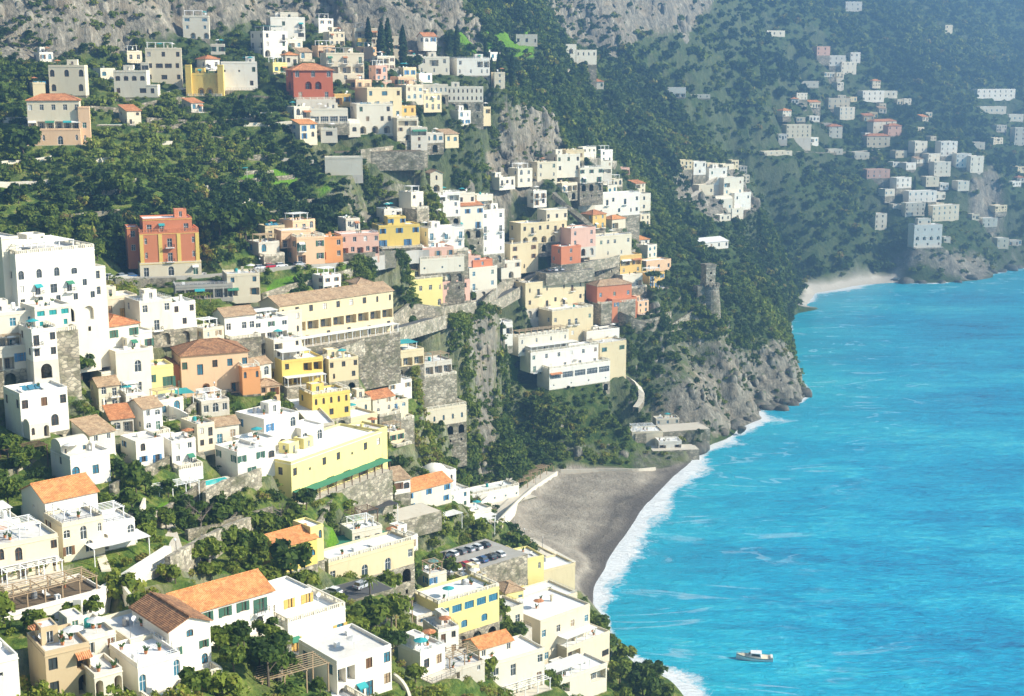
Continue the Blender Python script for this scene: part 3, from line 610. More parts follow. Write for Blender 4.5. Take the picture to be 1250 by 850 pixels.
H('pale weathered terrace house on the edge above the bare bluff', 498, 148, 174, 26, 25, 8, 'pale cream', ['L', 'w w', 'A'], ex='r')
H('stone terrace house stepping down at the end of the bluff garden', 512, 160, 186, 20, 25, 8, 'weathered', ['L', 'w', 'w'])
H('cream house with awnings tucked at the foot of the cliff', 447, 38, 58, 28, 15, 7, 'pale cream', ['LL', 'w w'], ex='N')
H('small pale house behind the tall pair of cypresses', 484, 50, 74, 17, 15, 7, 'pale cream', ['w w', 'w', 'w w'])
H('small yellow house in front of the single cypress under the cliff', 444, 50, 62, 14, 15, 6, 'yellow', ['w w'])
H('white cemetery chapel building with flat roof left of the round bush', 530, 72, 92, 38, 18, 9, 'white', ['wLw', 'n n n'], cat='chapel', name='chapel', ex='h')
H('large white flat building above the cemetery arcades', 578, 74, 93, 40, 18, 12, 'bright white', ['w  LL', 'n n nn'], ex='r')
H('upper arcade of white cemetery niches on the hillside', 527, 106, 117, 40, 12, 4, 'white', ['nnnnnnn'], cat='arcade', name='cemetery_arcade')
H('lower double arcade of white cemetery niches', 568, 108, 125, 44, 12, 4, 'white', ['nnnnnnnn', 'nnnnnnnn'], cat='arcade', name='cemetery_arcade')
H('narrow cream tower house between two cypresses beside the cemetery', 610, 92, 112, 13, 15, 6, 'pale cream', ['w', 'w', 'w'])
H('low white house behind the cypress right of the cream terraces', 506, 72, 84, 20, 15, 7, 'white', ['w w'])
# ---- far shoulder
H('ruined pale stone farmhouse on the shoulder left of the arched tower', 643, 45, 57, 26, 10, 8, 'weathered', ['w w n'], Y=None)
H('white hilltop house with arched tower and colonnaded wing', 697, 57, 78, 13, 20, 8, 'white', ['A', ''], blocks=[B_(12, 26, -2, 17, 0, 7, 'white', ['nnnn', ''])], short='the arched hilltop house')
H('small white house with red-edged roof below the arched hilltop house', 724, 101, 110, 26, 10, 8, 'white', ['w w w'], roof='hip')
H('isolated white house on tall posts across the wooded valley', 823, 112, 123, 28, 5, 9, 'bright white', ['LLLL'])
H('low white wall house beside the isolated valley house', 855, 118, 122, 24, 5, 5, 'white', ['www'])
H('pale house with rounded roof at the foot of the grey rock face', 668, 200, 219, 24, 30, 8, 'pale cream', ['w w', 'n n'], ex='r')
H('white house with three small windows above the stairway', 694, 195, 216, 28, 30, 9, 'white', ['w w w', 'w  w'], ex='h')
H('white flat house near the top of the dark stairway', 722, 207, 224, 28, 32, 9, 'white', ['w w w', 'b b'], ex='r')
H('small cream house highest in the cluster under the rock face', 702, 186, 198, 22, 25, 7, 'cream', ['w w'])
H('little white house at the right end of the rock face cluster', 738, 199, 213, 18, 32, 7, 'white', ['w w', 'L'])
H('lone white house on the ridge shoulder left of the pale headland village', 854, 199, 214, 15, 30, 7, 'bright white', ['w w', 'w'])
H('white house at the top of the pale rocky ridge village', 876, 213, 232, 22, 30, 8, 'bright white', ['w w', 'w w'], ex='h')
H('white terraced house in the middle of the pale ridge village', 895, 226, 247, 24, 38, 8, 'white', ['L w', 'w w'], ex='r')
H('square white house on the outer end of the pale ridge', 906, 242, 262, 20, 38, 8, 'bright white', ['w w', 'w'])
H('low white house beneath the ridge village path', 884, 246, 262, 20, 32, 8, 'white', ['w w'], roof='vault')
H('smallest white house lowest on the pale ridge', 900, 260, 273, 14, 38, 6, 'white', ['w', 'A'])
H('cream house by the switchback path on the pale ridge', 862, 228, 240, 18, 30, 7, 'pale cream', ['w w'])
H('long low white building alone among trees above the watchtower', 873, 296, 305, 32, 35, 7, 'bright white', ['w w w w'], roof='shed', rmat='white roof')
# ---- main left village, back to front
H('big white hotel with four arched windows and roof pergola', 72, 310, 374, 96, 44, 17, 'bright white', ['', 'a a a e  ', 'w b G b w ', 'w w w w w'], cat='hotel', name='hotel', ex='pB', side=['', 'w w', '', 'w'], Y=312, fmat='white', shut=None, frame='grey metal',
  blocks=[B_(-8, 20, 0, 86, 3, 14, 'white', ['', '', '']), B_(92, 22, 0, 40, 2, 10, 'white', ['w', 'w']), B_(34, 22, 73, 10, 8, 5, 'white', ['d w'])], short='the big white hotel')
r_, ppm_, W_, H_ = H('orange red palazzo with yellow pilasters over a cream ground floor', 209, 286, 337, 72, 20, 16, 'salmon', ['n b n', 'n b n', ''], cat='palazzo', name='palazzo', ex='', side=['w w', 'w w', ''], frame='white paint', shut=None, trim='yellow', Y=418,
  blocks=[B_(-1.5, 75, 0, 16, -.35, 16.7, 'pale cream', ['d D d'], side=['w  w']), B_(6, 60, 51, 17, 3.2, 10, 'salmon', ['bb b'], trim='yellow', ex='h', side=['w w']), B_(-13, 14, 8, 50, 5, 7, 'salmon', ['w', 'w', ''], side=['w', 'w', ''])], short='the orange red palazzo')
for k in range(4):
    m = MB(); x = -W_/2+W_*(.03+.313*k); m.box(x-.55, x+.55, -.13, -.01, 16/ppm_+.3, H_-.2); m.build('pilaster', 'yellow', r_)
balustrade(r_, [(-W_/2+.2, 10), (-W_/2+.2, .2), (W_/2-.2, .2), (W_/2-.2, 10)], H_+.5, .9, 'salmon')
H('dark concrete garage terrace with open bays under the road', 250, 352, 367, 70, 18, 7, 'concrete', ['LLLLLL'], cat='garage', name='garage', rmat='asphalt', ex='r', shut=None)
H('pale cream roadside house with two open balconies right of the garage', 298, 338, 363, 40, 20, 9, 'pale cream', ['w w', 'L L'], ex='rk')
H('cream house with orange door between the big hotel and the white houses', 150, 364, 390, 38, 35, 8, 'pale cream', ['w d w'], door='yellow shutter', doorglass=False, ex='h')
H('white house with flat roof and two windows right of the orange door house', 192, 370, 405, 40, 38, 9, 'white', ['w w', ' b '], ex='hr')
H('bright white cubic house beside the pergola hedge', 226, 374, 404, 28, 38, 8, 'bright white', ['w w', 'w'], ex='c')
H('white villa with brown and orange terracotta hip roof', 153, 403, 446, 38, 44, 15, 'white', ['w w', 'w  '], roof='hip', side=['w  w', ''], ex='', blocks=[B_(36, 26, 0, 28, 3, 8, 'white', ['w w'])], short='the hip-roofed white villa')
H('white gable-ended house with tan tiled roof and arched veranda', 294, 388, 413, 38, 34, 8, 'bright white', ['w ww'], roof='gable', rmat='tan tile', front='b', side=['w'], short='the tan gable house')
H('white building with a row of teal glass windows below the hotel', 66, 376, 402, 44, 40, 8, 'white', ['ggg', 'w w'], Y=299, glass='teal', frame='teal', front='b', short='the teal-windowed building')
H('white flat house at the frame edge with open veranda bays', 18, 384, 428, 56, 34, 10, 'white', ['w w w', 'LLL'], ex='hk', Y=296)
H('narrow white house beneath the teal windows with a balcony', 56, 404, 440, 30, 38, 8, 'bright white', ['b w', 'w w'], ex='r', Y=292)
H('white terrace house half hidden by trees with dark open bays', 12, 428, 454, 44, 35, 8, 'weathered', ['LLw'], ex='P')
H('white church-like house with tall arched window beside the cream annex', 165, 430, 482, 42, 38, 9, 'white', ['  D ', 'w d '], ex='h', blocks=[B_(-16, 18, 0, 30, 1, 7, 'white', [''])], short='the tall arched-window house')
H('small pale yellow annex with dark door beside the arched-window house', 196, 454, 480, 34, 30, 7, 'pale yellow', ['w d'], ex='')
H('orange and peach villa with brown tiled roof and one huge arch', 264, 432, 482, 82, 24, 12, 'peach', ['w d w w w', '  A  L '], roof='hip', rmat='brown tile', side=['w  w', ''], shut=None, frame='brown shutter',
  blocks=[B_(-20, 24, 6, 30, 2, 9, 'salmon', ['  d'], roof='gablef', rmat='brown tile'), B_(70, 22, 0, 32, -3.4, 5, 'orange', ['n n', ''], ex='B')], short='the peach villa')
H('white house with solar roof and shaded cream side near the frame edge', 57, 486, 536, 58, 40, 9, 'bright white', ['w w w', 's  a '], ex='s', side=['w w', ''], blocks=[B_(2, 24, 0, 18, -3.4, 3.3, 'white', ['n A'], roof='vault')], short='the solar-roofed white house')
H('white barrel-roofed house with beige side wall in the garden', 112, 556, 592, 48, 42, 9, 'bright white', ['a w '], roof='flat', side=['w', ''], blocks=[B_(0, 34, 34, 12, 4, 4.5, 'white', ['n w'], roof='vault')], short='the barrel-roofed house')
H('white house with a narrow ledge of windows above the turquoise pool', 308, 552, 585, 34, 44, 9, 'bright white', ['w w', 'w'], side=['w w', ''], ex='r')
H('white gabled house with bright orange tile roof and blank front wall', 90, 606, 652, 64, 42, 10, 'bright white', [' s  s ', ''], roof='gable', rmat='orange tile', side=[' s ', ''], short='the orange-gabled white house')
H('cream house with large arched windows below the orange-gabled house', 104, 640, 684, 50, 40, 8, 'pale cream', ['e D n', 'w a '], ex='pr', short='the cream arched-window house', blocks=[B_(48, 44, 0, 32, 1, 7, 'bright white', ['A  a'], ex='pr')])
H('white frame-edge house with arched doors under a white pergola', 36, 664, 706, 76, 38, 9, 'pale cream', ['a D   w', 'd d nn'], ex='p', front='q', side=['w', ''])
H('white slab-roofed house left above the long garden wall', 10, 640, 672, 34, 38, 8, 'white', ['L w', 'w'], ex='N')
H('long white building with doors carrying a vine-covered terrace on its roof', 62, 738, 790, 140, 42, 9, 'bright white', ['', 'd w d s d '], Y=208, rmat='earth', ex='P', shut=None, name='terrace_building', short='the long white terrace building')
H('long white house under a bright orange ridge roof', 282, 734, 782, 108, 42, 10, 'bright white', ['w w w w b ', ' D D D D '], roof='gable', rmat='orange tile', front='b', shut='green shutter', Y=218, short='the long orange-roofed house')
H('white gable-fronted house with arched blue-grey windows and small attic window', 234, 762, 820, 50, 40, 12, 'bright white', [' e ', 'w w', 'a a'], roof='gablef', rmat='brown tile', side=['', '', ''], front='b', Y=190, glass='blue glass', short='the gable-fronted white house')
H('rough stone house with dark red wooden balcony and arched door', 86, 792, 852, 54, 35, 8, 'tan', ['w L', 'w A'], Y=176, shut=None, frame='dark canvas', ex='h', side=['', 's'], short='the rough stone house')
H('cream box house with glazed corner sunroom beside the gable-fronted house', 186, 778, 806, 50, 40, 11, 'pale cream', ['  GG'], Y=190, frame='white paint', ex='kd', side=[''])
H('white house with arched turquoise doors on the lower balcony', 196, 806, 842, 52, 40, 9, 'bright white', ['D   a'], Y=182, glass='blue glass', front='b', ex='r')
H('small white pavilion with open arches beside the stone house', 134, 822, 852, 34, 38, 6, 'white', ['A A'], Y=176)
H('plain white wall house in the lower corner of the view', 4, 806, 862, 44, 38, 9, 'bright white', [' s ', ''], Y=168, ex='k')
H('white roof-terrace house with blinds behind the rough stone house', 118, 778, 806, 50, 38, 8, 'white', [' w w'], Y=186, ex='h')
# ---- left centre
H('white cubic houses with arched windows above the long yellow building', 345, 510, 552, 42, 48, 11, 'bright white', ['w a', ' A '], side=['w  ', 'w w'], ex='h', blocks=[B_(38, 28, 0, 24, -2, 7, 'bright white', ['a a'])], short='the arched white cubes')
H('low white house with round-topped bays left of the white cubes', 322, 540, 572, 30, 46, 7, 'bright white', ['e e'], side=['w'])
H('broad white flat roof deck edged by a low parapet', 394, 520, 533, 30, 20, 44, 'white', [''], cat='roof deck', name='roof_deck', rmat='white roof', shut=None)
H('yellow house with a white canopied roof terrace and brown awnings', 370, 442, 470, 50, 30, 9, 'yellow', ['w LL', 'LL w'], ex='N', front='n')
H('yellow arcaded house with a curved row of small arches', 405, 482, 512, 46, 34, 8, 'yellow', ['nnnnn', 'w w w'], ex='B')
H('cream house with tall windows right of the canopied yellow house', 420, 442, 468, 36, 32, 8, 'cream', ['w w w', 'n w'], ex='hc')
H('long yellow building with white eaves and a green-awned lower floor', 414, 548, 594, 110, 58, 13, 'pale yellow', ['w s w w s w w', 'L G L L G L'], shut=None, frame='wood', front='g', trim='bright white', ex='hhk', short='the long yellow building')
H('tall cream end tower with stacked arches closing the long yellow building', 463, 526, 604, 22, 50, 9, 'pale yellow', ['D', 'A', 'w', ''], short='the cream end tower')
H('cream block with flat white roof behind the long yellow building', 440, 512, 532, 42, 46, 9, 'cream', ['w  w'], ex='')
H('stone-walled cliff restaurant with a row of arched windows and white terrace', 536, 500, 520, 68, 34, 13, 'pale cream', ['nnnnnn'], cat='restaurant', name='restaurant', fmat='stone', fndmin=20, ex='B', Y=469, short='the cliff restaurant', blocks=[B_(6, 30, 20, 15, 5, 6, 'white', ['w w w'])])
H('white curved house left of the cliff restaurant', 489, 468, 490, 28, 40, 8, 'bright white', ['w w', 'b'], ex='r')
H('white box house rising behind the cliff restaurant terrace', 531, 478, 496, 26, 34, 7, 'bright white', ['w w'], ex='N')
H('stepped pergola terraces of a hotel above the cliff restaurant', 530, 454, 468, 44, 34, 9, 'weathered', ['LLLL'], ex='P', front='b')
H('cream house with a bright teal canopy beside the pines', 498, 434, 452, 40, 34, 9, 'cream', ['LLL'], ex='T')
H('white domed roof house by the beach path', 540, 578, 594, 34, 40, 8, 'bright white', ['w n'], roof='dome', rmat='white roof')
H('white gabled house with one orange tile slope near the beach stairs', 524, 596, 622, 56, 42, 9, 'white', ['w w w', 'w  w'], roof='gable', rmat='orange tile')
H('white flat house right of the orange slope near the beach', 556, 602, 624, 36, 40, 8, 'bright white', ['w w', 'd w'], ex='r')
H('long white stepped beach club building with small square windows', 604, 600, 614, 60, 36, 8, 'bright white', ['s s s s s'], ex='B')
H('white seafront house with awning above the pebble beach', 580, 626, 640, 40, 38, 7, 'white', ['L L'], front='n')
# ---- centre village
H('small bell-gabled chapel of cream stone at the foot of the bluff', 533, 214, 237, 15, 25, 6, 'pale cream', ['n', 'A'], roof='gablef', rmat='tan tile', cat='chapel', name='chapel')
H('peach house in three tiers by the roadside trees', 380, 294, 324, 34, 28, 9, 'peach', ['b w', 'L w'], ex='B', blocks=[B_(-12, 36, 18, 20, 5, 7, 'peach', ['LLL'], ex='r')], short='the tiered peach house')
H('orange house with open bays between the peach and pink rows', 404, 292, 318, 30, 25, 8, 'orange', ['w w', 'L w'], ex='k')
H('long pink row of houses with white-framed windows over the road', 440, 289, 313, 46, 24, 8, 'pink', ['w w w w', 'LwLwL'], ex='r', short='the long pink row')
H('bright yellow villa with square roof turret at the road', 488, 282, 307, 50, 22, 9, 'yellow', ['w w w', 'b  b '], front='b', blocks=[B_(14, 22, 25, 10, 3, 5, 'yellow', ['w w'], ex='d')], short='the yellow turret villa')
H('white villa highest in the stair-step cluster right of the chapel', 545, 238, 266, 34, 32, 9, 'bright white', ['LL', 'w w', 'w  w'], ex='r')
H('white house with three tall shutters beside the yellow turret villa', 545, 280, 306, 44, 30, 9, 'bright white', ['b b b', 'w  w'], ex='r', front='b')
H('white house with salmon tiled strip in the stair-step cluster', 571, 256, 284, 38, 34, 8, 'white', ['w w w', 'L b'], roof='shed')
H('white many-balconied house at the right end of the cluster', 602, 262, 314, 28, 36, 9, 'bright white', ['w w', 'b b', 'w w', 'n n'], ex='h', rside=['w', 'w', '', ''])
H('small white cube house above the many-balconied house', 570, 240, 254, 20, 30, 7, 'white', ['w w'])
H('tiny white house with a thin roof slab right of the cube house', 592, 244, 258, 20, 34, 6, 'white', ['L'])
H('salmon pink house with pale frames under the tall shutters house', 535, 307, 320, 38, 28, 8, 'pink', ['w w w'], ex='')
H('white rounded terrace building edged with a balustrade below the pink house', 540, 318, 334, 54, 28, 8, 'white', ['s s s'], ex='B')
H('rosy house with two arches in the middle of the village', 556, 346, 370, 36, 36, 8, 'pink', ['w w', 'AA'], ex='r')
H('white and salmon house with roof parapet above the viaduct', 590, 340, 366, 34, 38, 8, 'white', ['w w', 'b w'], ex='', blocks=[B_(8, 24, 26, 9, 2, 4, 'salmon', ['w'])])
H('pale pink house with tall narrow windows beside the cypress street', 574, 326, 346, 26, 34, 7, 'pink', ['w w', 'w'], ex='h')
H('cream house stacked above the rosy arches', 548, 330, 346, 28, 34, 7, 'pale cream', ['w w'], ex='c')
H('very long cream monastery-like building under a tan tiled roof', 414, 370, 420, 138, 44, 10, 'cream', ['n w w w w w w n n', 'LLLLLLLLL', 'w d w w d w'], roof='gable', rmat='tan tile', front='n', cat='hotel', name='long_building', blocks=[B_(-8, 30, 0, 44, -1.5, 12, 'pale cream', ['w w', 'n n', 'a'], ex='')], short='the long tan-roofed building')
H('pale yellow villa with terrace arches and tan roof end', 514, 352, 390, 54, 36, 10, 'pale yellow', ['w L w w n', 'a  w  a'], ex='Bc', blocks=[B_(6, 26, 38, 13, 3, 6, 'pale yellow', ['w w'], roof='shed', rmat='tan tile')], short='the pale yellow terrace villa')
H('white stack of verandas left of the long tan-roofed building', 332, 392, 416, 40, 36, 8, 'bright white', ['g w g', 'LLL'], ex='N')
H('white house with small garden verandas beside the long building', 352, 418, 440, 34, 36, 8, 'white', ['L w', 'w w'], ex='r')
H('white garden villa with arcade at the edge of the dark ravine', 605, 400, 428, 42, 30, 8, 'bright white', ['n L L', 'A A '], ex='r')
H('cream house with grid of windows at the viaduct bend', 640, 300, 332, 34, 38, 8, 'cream', ['w w', 'w w', 'n'], ex='r')
H('small white garage house low beside the viaduct bend', 624, 322, 342, 24, 36, 7, 'white', ['w w', 'A'])
H('white house with grey gabled end wall near the stairway foot', 752, 238, 264, 58, 32, 8, 'bright white', ['w bw b w', 'wn  w nw'], ex='r', short='the grey gable house', blocks=[B_(-18, 20, 0, 20, -1, 9, 'white', ['', ''], roof='gablef', rmat='tan tile')])
H('dark salmon house with two small windows below the grey gable house', 770, 252, 274, 17, 30, 8, 'salmon', ['s s', 'w'])
H('white house with roof rail right of the dark salmon house', 786, 238, 258, 16, 36, 7, 'white', ['w', 'w'])
H('long cream house over an arcade of five arches', 664, 278, 302, 56, 34, 9, 'cream', ['wbwwbw', 'AAAAA'], ex='', blocks=[B_(34, 26, 24, 14, 2, 7, 'pale cream', ['w w w'], ex='r')], short='the five-arch cream house')
H('pink house with salmon side wall above the arched white house', 712, 280, 302, 30, 36, 9, 'pink', ['w w', 'w w'], side=['', ''], roof='flat')
H('long pale house with a round arch and bracketed windows', 742, 292, 318, 58, 36, 9, 'pale cream', ['w www w', 'A  n n '], ex='r')
H('small salmon house with grey roof at the corner of the pink house', 697, 303, 323, 24, 36, 7, 'salmon', ['w', 'w'])
H('cream hotel with parked terrace roof beside the dark gorge', 678, 348, 378, 72, 38, 10, 'cream', ['nbn nbn', 'w bwb w'], cat='hotel', name='hotel', ex='rk')
H('tall cream hotel wing with an arched balcony above the ravine wood', 699, 380, 416, 50, 36, 10, 'cream', ['w bb w', 'nww A'], cat='hotel', name='hotel', ex='B')
H('orange-red villa with tan hip roof and white ledges', 750, 350, 370, 42, 30, 9, 'salmon', ['w w w'], roof='hip', rmat='tan tile', short='the tan-roofed red villa', front='b')
H('deep salmon lower house with striped wall below the red villa', 762, 368, 392, 30, 32, 9, 'salmon', ['w w', ''], ex='')
H('white house with a wide arch left of the bastion wall', 736, 406, 422, 40, 32, 7, 'bright white', ['A AA'], ex='r')
H('ochre house with open bays by the road under the pines', 770, 313, 336, 26, 36, 8, 'ochre', ['LL', 'w w'], ex='')
H('low peach house hidden among pines right of the ochre house', 804, 319, 332, 30, 36, 7, 'peach', ['w w w'], ex='')
H('white terrace house beneath the ochre house', 772, 338, 352, 24, 36, 8, 'white', ['L L'], front='b')
H('large white cliff hotel with a curved glazed dining terrace', 708, 448, 472, 74, 33, 9, 'bright white', ['GGGGG', 's s s s'], cat='hotel', name='hotel', ex='B', frame='white paint', glass='glass', shut=None, short='the white cliff hotel',
  blocks=[B_(-14, 82, 20, 24, 5, 8, 'bright white', ['w w w w w w', 'b b b b b'], ex='BN'), B_(-22, 60, 40, 22, 9, 7, 'white', ['n n n n', 'w b w'], ex='BP')])
H('cream square tower wing right of the white cliff hotel', 748, 420, 462, 32, 34, 9, 'cream', ['w w', '', ''], ex='r')
# ---- lower centre
H('yellow church with round window and orange tile roof', 364, 662, 695, 48, 44, 8, 'yellow', ['o  o'], roof='gable', rmat='orange tile', side=['o'], cat='church', name='church', shut=None, short='the yellow church', blocks=[B_(44, 16, 0, 44, 1, 6, 'pale yellow', [' n', ''])])
H('cream terrace house with a dark green roof canopy', 455, 676, 704, 104, 42, 8, 'cream', ['w   D  D  w'], ex='B', shut=None, short='the green-canopy terrace house')
H('white stacked house with yellow shutters and stepped terraces', 388, 752, 788, 70, 42, 12, 'bright white', ['b   b'], shut='yellow shutter', ex='B', Y=236, front='b', short='the yellow-shuttered house',
  blocks=[B_(-8, 54, 36, 24, 4.5, 8, 'bright white', ['L w w'], side=['D s']), B_(-26, 30, 0, 40, 2, 10, 'white', ['a', ''])])
H('white flat-roofed house with brown awning and stone terrace at the bottom', 446, 798, 852, 66, 40, 12, 'bright white', ['LL w w', 'A bd w'], Y=222, ex='', side=['d w', ''], shut=None, blocks=[B_(-28, 40, -14, 30, -6, 8, 'weathered', ['D d'], ex='B')], short='the brown-awning house')
H('curved pale yellow seafront house with bright blue window band', 573, 728, 770, 74, 40, 10, 'pale yellow', ['ggggg', '  e e '], glass='blue glass', frame='blue paint', shut=None, Y=None, ex='B', blocks=[B_(-22, 24, 0, 34, 1, 7, 'weathered', ['L', 'L', 'w'])], short='the blue-windowed house')
H('small white house with orange tile hut above open terraces', 632, 802, 846, 66, 36, 9, 'white', ['g d  w', 'w   w'], ex='', blocks=[B_(0, 40, 42, 16, 4, 6, 'white', ['w  w'], roof='gable', rmat='orange tile')], Y=None, front='q', short='the orange hut house')
H('weathered shed with littered flat roof left of the orange hut house', 570, 816, 840, 44, 36, 7, 'weathered', ['L w', ''], ex='P')
H('cream stepped building with stair parapets at the beach edge', 642, 684, 722, 44, 30, 9, 'pale yellow', ['w  n', 'w'], ex='h')
H('cream terrace block whose corner overlooks the dark beach', 682, 694, 728, 40, 34, 9, 'cream', ['', 'n  '], ex='r')
H('wide cream roofed house with a shaded beige side wall', 690, 748, 806, 60, 42, 15, 'pale cream', ['w w w w', 'w  w'], side=['w  ', ''], rmat='white roof', short='the wide cream house', shut=None)
H('large white flat roof building stepping down toward the surf', 672, 734, 760, 66, 38, 12, 'pale cream', ['w n w w'], rmat='white roof', ex='r')
H('cream seafront house with open loggia and beige awning', 718, 782, 832, 52, 44, 9, 'pale cream', ['L  ', 'g g g', 'n n n'], ex='N', shut=None)
H('lowest white terrace with cloth canopy and balustrade by the shore trees', 708, 824, 858, 66, 40, 8, 'white', ['L L', ''], ex='N')
H('small cream house with tan roof tucked below the blue-windowed house', 628, 722, 744, 22, 30, 7, 'pale yellow', ['n w'], roof='hip', rmat='tan tile')
# ---- beach club on the rocks
H('pale beach club kiosk with curved canopy at the far end of the beach', 790, 528, 550, 38, 10, 9, 'pale cream', ['', ''], fmat='stone', ex='p', cat='kiosk', name='beach_kiosk', Y=572)
H('low white changing cabins at the foot of the headland', 815, 512, 520, 28, 12, 5, 'white', ['w w w'], Y=590)
H('flat white bathing platform house beside the boulders', 818, 540, 551, 28, 8, 7, 'bright white', ['L L'], Y=566)
# ---- far village
G_ = 'houses of the hazy far village'
FARH = [(1042,4,15,20,'bright white','lone white house highest on the hazy mountain'),(947,40,46,22,'white','flat white house at the left edge of the far wooded slope'),(1005,60,70,16,'pink','pink-roofed house above the upper far cluster'),
 (1022,72,84,20,'bright white','white house left in the upper far cluster'),(1036,78,92,18,'white','white house lowest in the upper far cluster'),(1044,66,78,12,'bright white','narrow white house right in the upper far cluster'),
 (988,102,109,22,'white','long white terrace house alone left of the far road bend'),(1066,112,124,26,'bright white','wide bright house at the far road bend'),(1086,114,121,18,'white','small house right of the wide bright bend house'),
 (1024,124,136,26,'pale cream','cream house below the far road bend'),(1034,134,148,18,'white','white house beneath the cream far house'),(975,154,169,30,'pale cream','cream block at the left edge of the far village'),
 (1020,155,169,16,'white','white cube between far cream block and terracotta roof'),(1080,150,160,28,'white','far house with terracotta roof above a pale wall'),(1092,156,168,16,'pink','pink house right of the far terracotta roof'),(1072,167,180,28,'pale cream','long pale house below the far terracotta roof'),
 (1124,175,188,15,'white','white house at the centre of the far village'),(1158,175,192,20,'bright white','tallest bright house in the middle of the far village'),(1176,190,206,18,'bright white','bright house left on the far cliff edge'),(1192,194,213,16,'white','white house at the far cliff edge above the pale rock'),
 (1150,202,216,20,'white','white house below the tallest bright far house'),(1072,210,220,28,'pink','pink flat house alone in the far trees'),(1103,223,235,18,'bright white','white stepped house above the far white villa'),(1126,236,249,34,'bright white','long white house upper neighbour of the far villa'),
 (1118,252,267,26,'white','white arcaded house directly above the far villa'),(1154,254,272,32,'pale cream','pale terrace house right of the far cypress'),(1075,264,282,14,'white','single white house in the shaded far wood'),(1208,270,280,18,'white','white house beside the far right shore'),
 (1216,111,121,46,'bright white','long white hotel near the right frame edge'),(1212,132,140,32,'white','lower long white house near the right frame edge'),(1246,158,179,16,'white','white block cut by the right frame edge'),(1158,32,41,9,'pale cream','tiny tower house high on the hazy slope'),
 (1138,220,230,16,'pale cream','small pale house among far gardens'),(1195,176,184,14,'white','small bright house behind the far cliff edge'),(1140,190,200,14,'white','little white house beside the tallest bright far house'),(1100,186,194,14,'pale cream','little cream house left of the far village centre'),
 (1052,188,196,18,'white','low white house on the far lower lane'),(1086,236,244,12,'white','little white house left of the long far house'),(1240,142,150,18,'white','low house at the right edge beneath the long hotel'),(1020,184,190,18,'white','white wall house on the shaded far lane'),
 (950,186,190,34,'pale cream','long pale roadside house in the shaded far valley'),(1176,222,232,14,'white','small white house on the far cliff garden'),(1224,292,304,14,'pale cream','pale house on the far right shore terraces'),(1112,200,208,12,'bright white','bright cottage below the village centre far away')]
for i, (cx, yt, yb, w, wl, lb) in enumerate(FARH):
    n = max(1, int(w/6)); fl = max(1, round((yb-yt)/5.5))
    H(lb, cx, yt, yb, w, [12, 28, 20][i % 3], 8, wl, ['w '*n if (k+i) % 3 else 'n '*n for k in range(fl)], roof='hip' if 'terracotta' in lb else 'flat', par=.5, shut=None)
H('far white seaside villa with tall arcade on the rock promontory', 1132, 276, 303, 34, 12, 10, 'bright white', ['nnnn', 'AAAA', 'w w w'], cat='villa', name='villa', ex='h', blocks=[B_(6, 16, 27, 8, 3, 5, 'white', ['w w'])], short='the far seaside villa', front='b')
# ---------------------------------------------------------------- roads, decks and walls placed on the slope
def ground(px, py, Z=None):
    h = hit(px, py, ZF if Z is None else Z); return Vector(h) if h else Vector(WZ(px, py, 2))
def polyground(p, step=3.0, sm=3):
    g = [ground(*q) for q in p]; o = []
    for a, b in zip(g, g[1:]):
        n = max(1, int((b-a).length/step)); o += [a.lerp(b, k/n) for k in range(n)]
    o.append(g[-1])
    for _ in range(sm):
        o = [o[0]]+[(o[i-1]+o[i]*2+o[i+1])/4 for i in range(1, len(o)-1)]+[o[-1]]
    return o
LINES = []
ROADS = [('upper_road', [(118,342),(150,341),(190,341.5),(260,338),(320,332),(360,328),(400,325),(440,318),(500,311),(520,310)], 6.5, 'asphalt'),
 ('middle_road', [(360,446),(400,430),(440,416),(500,398),(560,384),(600,372),(632,352),(660,335),(700,326),(740,318),(768,306)], 6.0, 'asphalt'),
 ('stairway', [(676,236),(690,248),(706,262),(722,276)], 4.0, 'dark stone'),
 ('coast_path', [(748,452),(768,460),(784,472),(786,486),(776,498)], 2.6, 'paving'),
 
 ('ridge_path', [(820,246),(845,240),(866,226),(880,212)], 3.5, 'paving'), ('far_road', [(930,188),(975,186),(1010,187),(1040,186),(1075,184)], 5, 'paving'),
 ('garden_path', [(208,700),(222,682),(212,662),(206,640)], 2.2, 'paving'), ('promenade', [(600,644),(620,650),(650,664),(672,676),(700,690)], 6, 'paving'),
 ('hill_lane', [(108,122),(150,124),(188,118),(226,108)], 4, 'paving'), ('boardwalk', [(602,638),(640,600),(672,577)], 5, 'paving')]
RP = []
for name, p, w, mat in ROADS:
    o = polyground(p); RP.append((name, o, w, mat)); LINES.append((o, w/2+.8))
